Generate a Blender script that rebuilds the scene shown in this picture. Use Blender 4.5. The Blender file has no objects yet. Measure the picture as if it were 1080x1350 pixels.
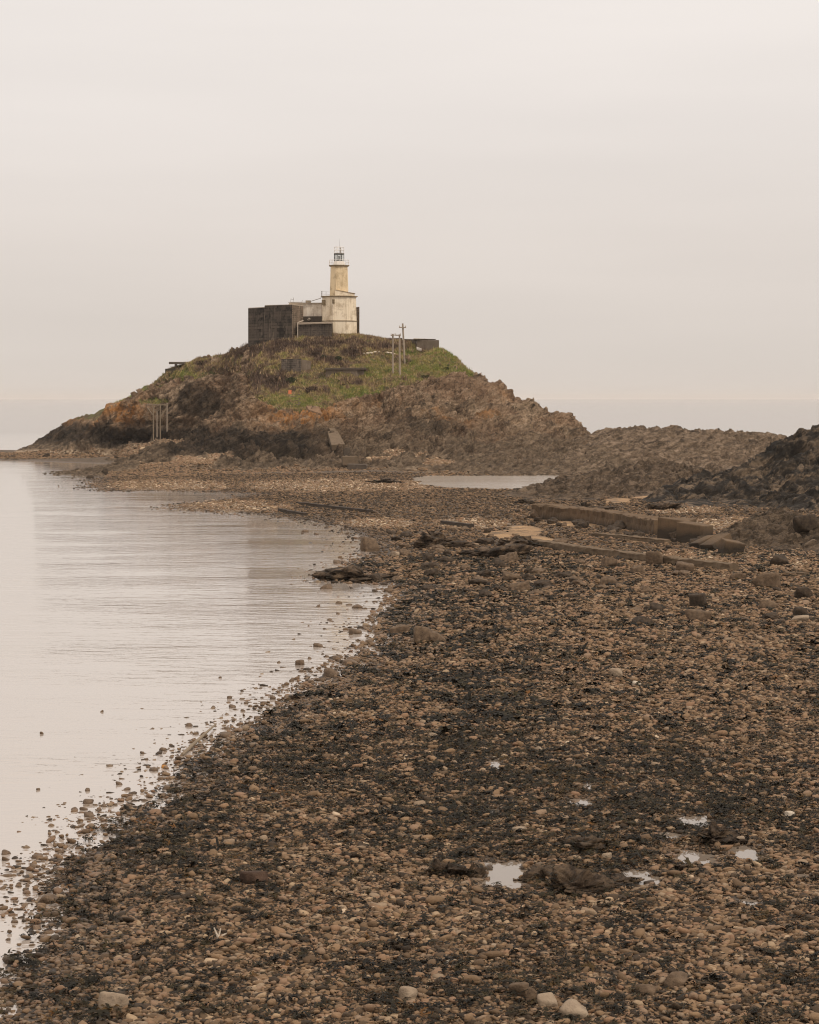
import bpy, math, random
import numpy as np
from mathutils import Vector, Matrix

random.seed(7)
RNG = np.random.default_rng(7)
S = bpy.context.scene
COL = S.collection
R = math.radians
CAMZ, F, CX, HZ = 12.0, 3000.0, 540.0, 525.0      # eye height (m), focal length (photo px), optical axis column, horizon row

# ------------------------------------------------------------------ tags
def tag(o, label=None, cat=None, group=None, kind=None):
    if label: o['label'] = label
    if cat: o['category'] = cat
    if group: o['group'] = group
    if kind: o['kind'] = kind
    return o

def empty(name, loc=(0, 0, 0), rz=0.0):
    o = bpy.data.objects.new(name, None)
    o.empty_display_size = 0.3
    COL.objects.link(o)
    o.location = loc
    o.rotation_euler = (0, 0, rz)
    return o

# ------------------------------------------------------------------ noise
def _hash(ix, iy, iz, seed):
    h = (ix.astype(np.int64) * 374761393 + iy.astype(np.int64) * 668265263 + iz.astype(np.int64) * 2147483647 + seed * 974711) & 0xFFFFFFFF
    h = ((h ^ (h >> 13)) * 1274126177) & 0xFFFFFFFF
    h = ((h ^ (h >> 16)) * 2246822519) & 0xFFFFFFFF
    return h ^ (h >> 15)

def _rnd(ix, iy, iz, seed):
    return (_hash(ix, iy, iz, seed) & 0xFFFFFF) / float(0xFFFFFF)

def vnoise(x, y, z, seed=0):
    x, y, z = np.broadcast_arrays(np.asarray(x, float), np.asarray(y, float), np.asarray(z, float))
    ix, iy, iz = np.floor(x), np.floor(y), np.floor(z)
    fx, fy, fz = x - ix, y - iy, z - iz
    ux, uy, uz = [f * f * f * (f * (f * 6 - 15) + 10) for f in (fx, fy, fz)]
    out = 0
    for dx in (0, 1):
        for dy in (0, 1):
            for dz in (0, 1):
                h = _hash(ix + dx, iy + dy, iz + dz, seed)
                gx = ((h & 255) / 127.5 - 1); gy = (((h >> 8) & 255) / 127.5 - 1); gz = (((h >> 16) & 255) / 127.5 - 1)
                v = gx * (fx - dx) + gy * (fy - dy) + gz * (fz - dz)
                out = out + v * (ux if dx else 1 - ux) * (uy if dy else 1 - uy) * (uz if dz else 1 - uz)
    return out                                        # about -0.8 .. 0.8

def fbm(x, y, z=0.0, seed=0, oct=4, gain=0.5, lac=2.03):
    a, s, t = 1.0, 0.0, 0.0
    for i in range(oct):
        s = s + a * vnoise(np.asarray(x) * lac**i, np.asarray(y) * lac**i, np.asarray(z) * lac**i, seed + i * 17)
        t += a; a *= gain
    return s / t * 1.4

def worley(x, y, z, seed=0):
    ix, iy, iz = np.floor(x), np.floor(y), np.floor(z)
    f1 = np.full(x.shape, 9.0); f2 = np.full(x.shape, 9.0); cid = np.zeros(x.shape)
    for dx in (-1, 0, 1):
        for dy in (-1, 0, 1):
            for dz in (-1, 0, 1):
                cx, cy, cz = ix + dx, iy + dy, iz + dz
                px = cx + _rnd(cx, cy, cz, seed); py = cy + _rnd(cx, cy, cz, seed + 1); pz = cz + _rnd(cx, cy, cz, seed + 2)
                d = (x - px)**2 + (y - py)**2 + (z - pz)**2
                c = _rnd(cx, cy, cz, seed + 3)
                near = d < f1
                f2 = np.where(near, f1, np.minimum(f2, d))
                cid = np.where(near, c, cid)
                f1 = np.where(near, d, f1)
    return np.sqrt(f1), np.sqrt(f2), cid

def facets(x, y, z, seed=0):
    """Each cell is one tilted plane: broken blocks with flat faces and sharp arrises."""
    ix, iy, iz = np.floor(x), np.floor(y), np.floor(z)
    f1 = np.full(x.shape, 9.0); out = np.zeros(x.shape)
    for dx in (-1, 0, 1):
        for dy in (-1, 0, 1):
            for dz in (-1, 0, 1):
                cx, cy, cz = ix + dx, iy + dy, iz + dz
                ox = x - cx - _rnd(cx, cy, cz, seed); oy = y - cy - _rnd(cx, cy, cz, seed + 1); oz = z - cz - _rnd(cx, cy, cz, seed + 2)
                d = ox * ox + oy * oy + oz * oz
                v = ox * (_rnd(cx, cy, cz, seed + 4) - .5) + oy * (_rnd(cx, cy, cz, seed + 5) - .5) + oz * (_rnd(cx, cy, cz, seed + 6) - .5) + (_rnd(cx, cy, cz, seed + 3) - .5) * .35
                near = d < f1; out = np.where(near, v, out); f1 = np.where(near, d, f1)
    return out

def smooth(a, b, x):
    t = np.clip((x - a) / (b - a), 0, 1)
    return t * t * (3 - 2 * t)

def tps(pts, vals, lam=0.02):
    P = np.asarray(pts, float); V = np.asarray(vals, float)
    c = P.mean(0); sc = P.std(0).max(); Pn = (P - c) / sc
    def U(r2): return -np.sqrt(r2 + 0.0025)
    n = len(P)
    K = U(((Pn[:, None] - Pn[None])**2).sum(-1)) - lam * np.eye(n)
    A = np.zeros((n + 3, n + 3)); A[:n, :n] = K; A[:n, n] = 1; A[:n, n + 1:] = Pn; A[n, :n] = 1; A[n + 1:, :n] = Pn.T
    w = np.linalg.solve(A, np.concatenate([V, np.zeros(3)]))
    def f(x, y):
        shp = np.shape(x)
        q = np.stack([np.ravel(x), np.ravel(y)], -1)
        out = np.empty(len(q))
        for k in range(0, len(q), 60000):
            b = (q[k:k + 60000] - c) / sc
            r2 = ((b[:, None] - Pn[None])**2).sum(-1)
            out[k:k + 60000] = U(r2) @ w[:n] + w[n] + b @ w[n + 1:]
        return out.reshape(shp)
    return f

# ------------------------------------------------------------------ surveying: bearing and depression of a point as seen from the headland
def XD(px, d): return (px - CX) / F * d
def ZD(py, d): return CAMZ + (HZ - py) / F * d
def G(px, py, z=0.0):
    d = (CAMZ - z) * F / (py - HZ)
    return (XD(px, d), d)

# ------------------------------------------------------------------ meshes
def mesh_np(name, V, Fc, mat=None, attrs=None, smooth_=True, parent=None):
    me = bpy.data.meshes.new(name)
    V = np.ascontiguousarray(V, np.float32); Fc = np.ascontiguousarray(Fc, np.int32)
    nf, k = Fc.shape
    me.vertices.add(len(V)); me.vertices.foreach_set('co', V.ravel())
    me.loops.add(nf * k); me.loops.foreach_set('vertex_index', Fc.ravel())
    me.polygons.add(nf); me.polygons.foreach_set('loop_start', np.arange(0, nf * k, k, dtype=np.int32))
    for an, av in (attrs or {}).items():
        a = me.attributes.new(an, 'FLOAT', 'POINT')
        a.data.foreach_set('value', np.ascontiguousarray(av, np.float32))
    me.update(calc_edges=True)
    if smooth_: me.shade_smooth()
    else: me.shade_flat()
    if mat: me.materials.append(mat)
    o = bpy.data.objects.new(name, me); COL.objects.link(o)
    if parent: o.parent = parent
    return o

def grid_faces(nr, nc):
    i = np.arange(nr * nc).reshape(nr, nc)
    return np.stack([i[:-1, :-1], i[:-1, 1:], i[1:, 1:], i[1:, :-1]], -1).reshape(-1, 4)

class MB:                                             # gathers simple solids into ONE mesh
    def __init__(self): self.v = []; self.f = []
    def add(self, vs, fs):
        b = len(self.v); self.v += [tuple(v) for v in vs]; self.f += [tuple(b + i for i in f) for f in fs]; return self
    def prism(self, plan, z0, z1, top=None):           # plan: counter-clockwise (x, y) list; top: optional other outline
        n = len(plan); top = top or plan
        z0s = z0 if hasattr(z0, '__len__') else [z0] * n; z1s = z1 if hasattr(z1, '__len__') else [z1] * n
        vs = [(p[0], p[1], z0s[i]) for i, p in enumerate(plan)] + [(p[0], p[1], z1s[i]) for i, p in enumerate(top)]
        fs = [tuple(range(n))[::-1], tuple(range(n, 2 * n))] + [(i, (i + 1) % n, n + (i + 1) % n, n + i) for i in range(n)]
        return self.add(vs, fs)
    def box(self, c, s, m=None):
        x, y, z = [k / 2 for k in s]
        vs = [Vector((a, b, e)) for e in (-z, z) for (a, b) in ((-x, -y), (x, -y), (x, y), (-x, y))]
        if m is not None: vs = [m @ v for v in vs]
        vs = [v + Vector(c) for v in vs]
        return self.add(vs, [(3, 2, 1, 0), (4, 5, 6, 7), (0, 1, 5, 4), (1, 2, 6, 5), (2, 3, 7, 6), (3, 0, 4, 7)])
    def tube(self, a, b, r, n=8, r2=None):
        a, b = Vector(a), Vector(b); r2 = r if r2 is None else r2
        q = (b - a).to_track_quat('Z', 'Y').to_matrix()
        vs = [a + q @ Vector((math.cos(2 * math.pi * k / n) * r, math.sin(2 * math.pi * k / n) * r, 0)) for k in range(n)]
        vs += [b + q @ Vector((math.cos(2 * math.pi * k / n) * r2, math.sin(2 * math.pi * k / n) * r2, 0)) for k in range(n)]
        return self.add(vs, [tuple(range(n))[::-1], tuple(range(n, 2 * n))] + [(k, (k + 1) % n, n + (k + 1) % n, n + k) for k in range(n)])
    def build(self, name, mat, parent=None, bevel=0.0, smooth_=False):
        me = bpy.data.meshes.new(name); me.from_pydata(self.v, [], self.f)
        import bmesh
        bm = bmesh.new(); bm.from_mesh(me); bmesh.ops.recalc_face_normals(bm, faces=bm.faces)
        if bevel:
            bmesh.ops.bevel(bm, geom=[e for e in bm.edges if e.calc_face_angle(0) > 0.3], offset=bevel, segments=2, affect='EDGES', profile=0.6)
        bm.to_mesh(me); bm.free()
        if smooth_: me.shade_smooth()
        else: me.shade_flat()
        me.materials.append(mat)
        o = bpy.data.objects.new(name, me); COL.objects.link(o)
        if parent: o.parent = parent
        return o

def ico(sub):
    import bmesh
    bm = bmesh.new(); bmesh.ops.create_icosphere(bm, subdivisions=sub, radius=1.0)
    V = np.array([v.co[:] for v in bm.verts]); Fc = np.array([[v.index for v in f.verts] for f in bm.faces]); bm.free()
    return V, Fc
ICO = {k: ico(k) for k in (1, 2, 3, 4, 5)}

def stone(seed, sub=2, p=7.0, planes=11, rough=0.05, box=0.0):
    r = np.random.default_rng(seed)
    D, Fc = ICO[sub]
    n = r.normal(size=(planes, 3)); n /= np.linalg.norm(n, axis=1, keepdims=True)
    h = r.uniform(0.72, 1.08, planes)
    ax = np.concatenate([np.eye(3), -np.eye(3)]); n = np.concatenate([n, ax]); h = np.concatenate([h, r.uniform(1.0, 1.2, 6)])
    q = np.maximum(D @ n.T, 0) / h
    rad = (q**p).sum(1)**(-1 / p)
    V = D * rad[:, None]
    k = fbm(V[:, 0] * 1.7, V[:, 1] * 1.7, V[:, 2] * 1.7, seed, 3) * rough * 2.2
    if rough: k = k + fbm(V[:, 0] * 6, V[:, 1] * 6, V[:, 2] * 6, seed + 5, 3) * rough * .7
    return V * (1 + k)[:, None], Fc

def scatter(name, variants, pos, scl, yaw, tilt, mat, attrs, smooth_=True):
    """Copies of small shapes joined into one mesh (one object of uncountable stuff)."""
    n = len(pos); which = RNG.integers(0, len(variants), n)
    VV, FF, AA, base = [], [], {k: [] for k in attrs}, 0
    for k, (V, Fc) in enumerate(variants):
        idx = np.nonzero(which == k)[0]
        if not len(idx): continue
        cy, sy = np.cos(yaw[idx]), np.sin(yaw[idx]); tx, ty = tilt[idx, 0], tilt[idx, 1]
        L = V[None] * scl[idx][:, None, :]
        X = L[..., 0] * cy[:, None] - L[..., 1] * sy[:, None]
        Y = L[..., 0] * sy[:, None] + L[..., 1] * cy[:, None]
        Z = L[..., 2] + X * tx[:, None] + Y * ty[:, None]
        W = np.stack([X, Y, Z], -1) + pos[idx][:, None, :]
        m = len(V)
        VV.append(W.reshape(-1, 3)); FF.append((Fc[None] + (base + np.arange(len(idx)) * m)[:, None, None]).reshape(-1, Fc.shape[1]))
        for a in attrs: AA[a].append(np.repeat(attrs[a][idx], m))
        base += m * len(idx)
    return mesh_np(name, np.concatenate(VV), np.concatenate(FF), mat, {a: np.concatenate(AA[a]) for a in AA}, smooth_)

# ------------------------------------------------------------------ materials
class N:
    def __init__(self, name):
        self.m = bpy.data.materials.new(name); self.m.use_nodes = True
        self.t = self.m.node_tree; self.t.nodes.clear()
        self.out = self.t.nodes.new('ShaderNodeOutputMaterial')
        self.b = self.t.nodes.new('ShaderNodeBsdfPrincipled'); self.t.links.new(self.b.outputs[0], self.out.inputs[0])
        self.b.inputs['Specular IOR Level'].default_value = 0.25
    def _in(self, sock, v):
        if isinstance(v, bpy.types.NodeSocket): self.t.links.new(v, sock)
        elif isinstance(v, (tuple, list)) and len(v) == 3 and sock.type == 'RGBA': sock.default_value = (*v, 1)
        else: sock.default_value = v
    def node(self, ty, **kw):
        n = self.t.nodes.new(ty)
        for k, v in kw.items(): setattr(n, k, v)
        return n
    def pos(self): return self.node('ShaderNodeNewGeometry').outputs['Position']
    def obj(self): return self.node('ShaderNodeTexCoord').outputs['Object']
    def map(self, vec, scale=(1, 1, 1), rot=(0, 0, 0)):
        if any(rot):
            r_ = self.node('ShaderNodeMapping'); self._in(r_.inputs[0], vec); r_.inputs['Rotation'].default_value = rot; vec = r_.outputs[0]
        n = self.node('ShaderNodeMapping'); self._in(n.inputs[0], vec); n.inputs['Scale'].default_value = scale
        return n.outputs[0]
    def noise(self, vec, scale, detail=4, rough=0.55, dist=0.0):
        n = self.node('ShaderNodeTexNoise'); self._in(n.inputs['Vector'], vec)
        n.inputs['Scale'].default_value = scale; n.inputs['Detail'].default_value = detail; n.inputs['Roughness'].default_value = rough; n.inputs['Distortion'].default_value = dist
        return n.outputs['Fac']
    def vor(self, vec, scale, feature='F1', out='Distance', rand=1.0):
        n = self.node('ShaderNodeTexVoronoi', feature=feature); self._in(n.inputs['Vector'], vec); n.inputs['Scale'].default_value = scale
        n.inputs['Randomness'].default_value = rand
        return n.outputs[out]
    def math(self, op, a, b=0.0, c=None, clamp=False):
        n = self.node('ShaderNodeMath', operation=op, use_clamp=clamp); self._in(n.inputs[0], a); self._in(n.inputs[1], b)
        if c is not None: self._in(n.inputs[2], c)
        return n.outputs[0]
    def rng(self, v, a, b, c=0.0, d=1.0):
        n = self.node('ShaderNodeMapRange'); self._in(n.inputs[0], v)
        for i, k in enumerate((a, b, c, d)): n.inputs[i + 1].default_value = k
        return n.outputs[0]
    def ramp(self, fac, stops, interp='LINEAR'):
        n = self.node('ShaderNodeValToRGB'); self._in(n.inputs[0], fac); e = n.color_ramp.elements; n.color_ramp.interpolation = interp
        while len(e) < len(stops): e.new(0.5)
        for i, (p, c) in enumerate(stops): e[i].position = p; e[i].color = (*c, 1)
        return n.outputs[0]
    def mix(self, fac, a, b, blend='MIX'):
        n = self.node('ShaderNodeMix', data_type='RGBA', blend_type=blend); self._in(n.inputs[0], fac); self._in(n.inputs[6], a); self._in(n.inputs[7], b)
        return n.outputs[2]
    def attr(self, name): return self.node('ShaderNodeAttribute', attribute_name=name).outputs['Fac']
    def sep(self, v): 
        n = self.node('ShaderNodeSeparateXYZ'); self._in(n.inputs[0], v); return n.outputs
    def bump(self, h, strength=0.5, dist=0.1, normal=None):
        n = self.node('ShaderNodeBump'); self._in(n.inputs['Height'], h); n.inputs['Strength'].default_value = strength; n.inputs['Distance'].default_value = dist
        if normal is not None: self._in(n.inputs['Normal'], normal)
        return n.outputs[0]
    def done(self, color, rough=0.9, normal=None, spec=None):
        self._in(self.b.inputs['Base Color'], color); self._in(self.b.inputs['Roughness'], rough)
        if normal is not None: self._in(self.b.inputs['Normal'], normal)
        if spec is not None: self.b.inputs['Specular IOR Level'].default_value = spec
        return self.m

def m_hill():
    n = N('island_ground'); p = n.pos()
    strata = n.map(p, (0.5, 0.6, 1.35), (0.0, R(34), 0.0))
    a = n.noise(strata, 0.62, 9, 0.72, 0.5); b = n.noise(p, 3.0, 6, 0.75); c = n.noise(p, 0.13, 4, 0.6)
    rock = n.ramp(a, [(0.36, (0.028, 0.021, 0.015)), (0.44, (0.125, 0.086, 0.055)), (0.52, (0.24, 0.167, 0.105)), (0.62, (0.4, 0.29, 0.195))])
    rock = n.mix(n.rng(c, 0.42, 0.6), rock, n.mix(0.45, rock, (0.21, 0.115, 0.065)))
    rock = n.mix(n.rng(b, 0.5, 0.6, 0.0, 0.75), rock, (0.035, 0.026, 0.02))
    rock = n.mix(n.rng(n.noise(p, 5.5, 5, 0.75), 0.54, 0.64, 0.0, 0.5), rock, (0.42, 0.31, 0.21))
    # lichen
    li = n.math('MULTIPLY', n.attr('lichen'), n.rng(n.noise(p, 0.45, 6, 0.7), 0.42, 0.54))
    rock = n.mix(n.math('MULTIPLY', li, 0.9), rock, n.mix(n.noise(p, 1.3, 3), (0.24, 0.115, 0.05), (0.52, 0.225, 0.05)))
    # dark tidal band of wrack and black lichen
    dk = n.math('MULTIPLY', n.attr('dark'), n.rng(n.noise(p, 0.35, 5, 0.6), 0.3, 0.62, 0.75, 1.0))
    wr = n.ramp(n.noise(strata, 0.9, 8, 0.72), [(0.42, (0.007, 0.006, 0.005)), (0.54, (0.022, 0.017, 0.0125)), (0.68, (0.1, 0.07, 0.046))])
    rock = n.mix(dk, rock, wr)
    br = n.ramp(n.noise(strata, 1.2, 8, 0.75), [(0.36, (0.035, 0.026, 0.018)), (0.5, (0.125, 0.09, 0.06)), (0.65, (0.25, 0.183, 0.125))])
    rock = n.mix(n.math('MULTIPLY', n.attr('brown'), n.rng(n.noise(p, 0.25, 5), 0.3, 0.6, 0.45, 1.0)), rock, br)
    # shingle pockets
    sh = n.ramp(n.vor(p, 2.2, out='Color'), [(0.1, (0.13, 0.09, 0.06)), (0.5, (0.29, 0.21, 0.14)), (0.9, (0.46, 0.36, 0.25))])
    sh = n.mix(n.rng(n.noise(p, 0.5, 4), 0.4, 0.7, 0, 0.5), sh, (0.16, 0.115, 0.078))
    rock = n.mix(n.attr('shingle'), rock, sh)
    # turf
    g1 = n.noise(p, 0.22, 5, 0.65, 0.4); g2 = n.noise(p, 1.1, 5, 0.7)
    turf = n.ramp(g1, [(0.3, (0.095, 0.064, 0.045)), (0.42, (0.13, 0.098, 0.054)), (0.52, (0.14, 0.125, 0.05)), (0.62, (0.1, 0.108, 0.034)), (0.75, (0.18, 0.15, 0.075))])
    turf = n.mix(n.rng(g2, 0.4, 0.72, 0, 0.75), turf, (0.04, 0.034, 0.022))
    turf = n.mix(n.math('MULTIPLY', n.attr('green'), n.rng(g2, 0.3, 0.6, 1.0, 0.45)), turf, (0.11, 0.15, 0.03))
    turf = n.mix(n.math('MULTIPLY', n.attr('heath'), n.rng(n.noise(p, 0.7, 4), 0.35, 0.55)), turf, n.mix(g2, (0.085, 0.058, 0.046), (0.17, 0.11, 0.078)))
    gm = n.rng(n.math('ADD', n.attr('grass'), n.math('MULTIPLY', n.math('SUBTRACT', n.noise(p, 0.9, 5, 0.7), 0.5), 1.5)), 0.42, 0.58)
    col = n.mix(gm, rock, turf)
    h = n.math('ADD', n.noise(strata, 1.6, 9, 0.72), n.math('MULTIPLY', n.vor(n.map(p, (.6, .6, 1.6), (0, R(34), 0)), 1.0, 'DISTANCE_TO_EDGE'), 0.6))
    return n.done(col, 0.92, n.bump(h, 1.0, 0.5), 0.15)

def m_outcrop(name, lo, mid, hi, sc=1.0, tilt=24, weed=0.0):
    n = N(name); p = n.pos()
    st = n.map(p, (0.5 * sc, 0.6 * sc, 1.5 * sc), (0.0, R(tilt), R(15)))
    a = n.noise(st, 0.9, 9, 0.74, 0.5); b = n.noise(p, 3.4 * sc, 6, 0.75); c = n.noise(p, 0.3 * sc, 4, 0.6)
    col = n.ramp(a, [(0.4, lo), (0.5, mid), (0.6, hi)])
    col = n.mix(n.rng(b, 0.47, 0.68, 0, 0.7), col, lo)
    col = n.mix(n.rng(c, 0.45, 0.7, 0, 0.5), col, mid)
    if weed:
        col = n.mix(n.math('MULTIPLY', n.rng(n.noise(p, 0.55, 5, 0.6), 0.5, 0.6), weed), col, (0.014, 0.0125, 0.0105))
    h = n.math('ADD', n.noise(st, 3.0, 8, 0.72), n.math('MULTIPLY', n.vor(st, 1.7, 'DISTANCE_TO_EDGE'), 0.7))
    return n.done(col, n.rng(b, 0.3, 0.7, 0.75, 0.95), n.bump(h, 1.0, 0.35), 0.2)

def m_beach():
    n = N('beach_gravel'); p = n.pos()
    v = n.vor(p, 5.0, out='Color'); v2 = n.vor(p, 2.1, out='Color'); big = n.noise(p, 0.12, 5, 0.6)
    c1 = n.ramp(v, [(0.05, (0.032, 0.023, 0.016)), (0.45, (0.085, 0.058, 0.038)), (0.75, (0.15, 0.105, 0.07)), (0.97, (0.3, 0.225, 0.155))])
    c2 = n.ramp(v2, [(0.05, (0.05, 0.036, 0.025)), (0.5, (0.12, 0.086, 0.058)), (0.95, (0.25, 0.185, 0.125))])
    col = n.mix(n.attr('far'), n.mix(0.8, c1, (0.012, 0.009, 0.006)), n.mix(0.4, c1, c2))  # near ground almost black: shade between the stones is put into its colour
    col = n.mix(n.math('MULTIPLY', n.attr('weed'), 0.8), col, (0.02, 0.016, 0.012))
    col = n.mix(n.math('MULTIPLY', n.attr('sand'), n.rng(n.noise(p, 0.8, 4), 0.35, 0.5)), col, (0.36, 0.225, 0.115))
    col = n.mix(n.math('MULTIPLY', n.attr('pale'), n.rng(n.noise(p, 1.5, 4), 0.3, 0.6, 0.3, 1)), col, n.mix(v, (0.2, 0.145, 0.095), (0.42, 0.33, 0.24)))
    col = n.mix(n.rng(big, 0.4, 0.7, 0, 0.35), col, (0.05, 0.036, 0.024))
    h = n.math('ADD', n.vor(p, 5.0), n.math('MULTIPLY', n.noise(p, 1.2, 6, 0.7), 1.2))
    rough = n.rng(n.attr('wet'), 0, 1, 0.9, 0.6)
    return n.done(col, rough, n.bump(h, 0.8, 0.12), 0.3)

def m_pebble():
    n = N('pebble'); p = n.pos(); r = n.attr('rnd')
    col = n.ramp(r, [(0.0, (0.022, 0.015, 0.009)), (0.2, (0.058, 0.039, 0.024)), (0.36, (0.16, 0.102, 0.058)), (0.55, (0.265, 0.169, 0.095)), (0.66, (0.265, 0.155, 0.092)), (0.78, (0.27, 0.195, 0.13)), (0.92, (0.43, 0.3, 0.18)), (1.0, (0.64, 0.5, 0.35))])
    col = n.mix(n.rng(n.noise(p, 16, 4, 0.7), 0.35, 0.75, 0, 0.55), col, n.mix(0.5, col, (0.06, 0.044, 0.03)))
    col = n.mix(n.math('MULTIPLY', n.attr('weed'), 0.22), col, (0.03, 0.022, 0.014))
    col = n.mix(n.math('MULTIPLY', n.attr('wet'), 0.35), col, (0.045, 0.03, 0.018))
    rough = n.rng(n.attr('wet'), 0, 1, 0.8, 0.4)
    return n.done(col, rough, n.bump(n.noise(p, 24, 5, 0.75), 0.8, 0.03), 0.2)

def m_weed():
    n = N('bladder_wrack'); r = n.attr('rnd')
    col = n.ramp(r, [(0.0, (0.008, 0.0075, 0.006)), (0.45, (0.017, 0.0145, 0.01)), (0.7, (0.034, 0.027, 0.013)), (0.88, (0.075, 0.044, 0.017)), (1.0, (0.16, 0.07, 0.02))])
    return n.done(col, 0.55, None, 0.08)

def m_boulder(name, lo, hi, sc=4.0, rough=0.85):
    n = N(name); p = n.obj()
    a = n.noise(p, sc, 6, 0.68); b = n.noise(p, sc * 4, 5, 0.7)
    col = n.ramp(a, [(0.3, lo), (0.68, hi)])
    col = n.mix(n.rng(b, 0.5, 0.75, 0, 0.6), col, tuple(k * .45 for k in lo))
    return n.done(col, rough, n.bump(n.math('ADD', a, n.math('MULTIPLY', b, 0.4)), 0.7, 0.08), 0.25)

def m_concrete(name, base, dark, sc=1.2, streak=0.5, bump=0.06, low=None):
    n = N(name); p = n.pos()
    a = n.noise(p, sc, 6, 0.65); s = n.noise(n.map(p, (2.2, 2.2, 0.22)), 1.4, 5, 0.7); d = n.noise(p, sc * 9, 4, 0.7)
    col = n.mix(n.rng(a, 0.38, 0.68), base, n.mix(0.5, base, dark))
    col = n.mix(n.math('MULTIPLY', n.rng(s, 0.5, 0.72), streak), col, dark)
    col = n.mix(n.rng(d, 0.5, 0.8, 0, 0.35), col, dark)
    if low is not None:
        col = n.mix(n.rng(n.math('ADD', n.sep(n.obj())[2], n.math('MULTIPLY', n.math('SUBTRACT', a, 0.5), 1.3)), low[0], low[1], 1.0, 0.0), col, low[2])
    return n.done(col, 0.9, n.bump(n.math('ADD', a, n.math('MULTIPLY', d, 0.5)), 0.6, bump), 0.2)

def m_plaster(name, base, stain, amount):
    n = N(name); p = n.pos(); z = n.sep(p)[2]
    s = n.noise(n.map(p, (1.7, 1.7, 0.16)), 1.3, 6, 0.72); a = n.noise(p, 0.55, 6, 0.68); d = n.noise(p, 3.5, 5, 0.7)
    col = n.mix(n.math('MULTIPLY', n.rng(s, 0.47, 0.7), amount), base, stain)
    col = n.mix(n.math('MULTIPLY', n.rng(a, 0.5, 0.66), amount * 0.9), col, tuple(k * .8 for k in stain))
    col = n.mix(n.rng(d, 0.58, 0.75, 0, 0.4 * amount), col, tuple(k * .5 for k in stain))
    return n.done(col, 0.9, n.bump(d, 0.3, 0.05), 0.15)

def m_masonry(name, lo, mid, hi, bw=0.75, bh=0.36):
    n = N(name); p = n.pos(); x, y, z = n.sep(p)
    cb = n.node('ShaderNodeCombineXYZ'); n._in(cb.inputs[0], n.math('ADD', n.math('MULTIPLY', x, 0.95), n.math('MULTIPLY', y, 0.75))); n._in(cb.inputs[1], z)
    br = n.node('ShaderNodeTexBrick'); n._in(br.inputs['Vector'], cb.outputs[0])
    br.inputs['Scale'].default_value = 1.0; br.inputs['Brick Width'].default_value = bw; br.inputs['Row Height'].default_value = bh
    br.inputs['Mortar Size'].default_value = 0.05; br.inputs['Bias'].default_value = -0.1
    n._in(br.inputs['Color1'], lo); n._in(br.inputs['Color2'], hi); n._in(br.inputs['Mortar'], tuple(k * .35 for k in lo))
    s = n.noise(n.map(p, (1.5, 1.5, 0.15)), 0.7, 6, 0.7); a = n.noise(p, 0.8, 5, 0.7)
    col = n.mix(n.rng(a, 0.42, 0.6), br.outputs['Color'], n.mix(0.5, mid, hi))
    col = n.mix(n.rng(s, 0.5, 0.64, 0, 0.8), col, tuple(k * .55 for k in lo))
    col = n.mix(n.rng(n.noise(n.map(p, (1.2, 1.2, 0.12)), 1.3, 5, 0.7), 0.57, 0.7, 0, 0.8), col, tuple(min(1, k * 1.9) for k in hi))
    return n.done(col, 0.92, n.bump(br.outputs['Fac'], -0.5, 0.05), 0.15)

def m_plain(name, col, rough=0.7, var=0.3, sc=3.0, metal=0.0):
    n = N(name); p = n.pos(); a = n.noise(p, sc, 5, 0.7)
    c = n.mix(n.rng(a, 0.35, 0.7), tuple(k * (1 - var) for k in col), tuple(min(1, k * (1 + var)) for k in col))
    n.b.inputs['Metallic'].default_value = metal
    return n.done(c, rough)

def m_timber(name, col):
    n = N(name); p = n.obj(); a = n.noise(n.map(p, (6, 6, 0.5)), 2.0, 6, 0.7); b = n.noise(p, 0.8, 4)
    c = n.mix(n.rng(a, 0.3, 0.7), tuple(k * .55 for k in col), col); c = n.mix(n.rng(b, 0.45, 0.7, 0, 0.5), c, tuple(k * .5 for k in col))
    return n.done(c, 0.85, n.bump(a, 0.4, 0.02))

def m_water(name, base, amp, rough=0.03, ior=1.5):
    n = N(name); p = n.pos()
    w1 = n.noise(n.map(p, (0.5, 1.1, 1), (0, 0, R(8))), 1.0, 3, 0.5, 0.4); w2 = n.noise(n.map(p, (1.1, 2.2, 1), (0, 0, R(-6))), 1.6, 3, 0.55); w3 = n.noise(n.map(p, (1, 2.5, 1)), 0.05, 4, 0.6)
    calm = n.rng(w3, 0.35, 0.65, 0.25, 1.0)
    h = n.math('MULTIPLY', n.math('MULTIPLY', n.math('ADD', w1, n.math('MULTIPLY', w2, 0.4)), calm), n.math('MAXIMUM', n.math('MINIMUM', n.rng(n.sep(p)[1], 230, 420, 1.0, 0.2), 1.0), 0.2))
    n.b.inputs['IOR'].default_value = ior
    if name == 'sea_water':                               # deep open water beyond the bay is darker and more ruffled
        deep = n.math('MINIMUM', n.math('MAXIMUM', n.rng(n.sep(p)[1], 380, 800), 0.0), 1.0)
        base = n.mix(deep, base, (0.26, 0.235, 0.215)); rough = n.rng(deep, 0, 1, rough, 0.26)
    return n.done(base, rough, n.bump(h, 1.0, amp), 0.5)

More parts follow.
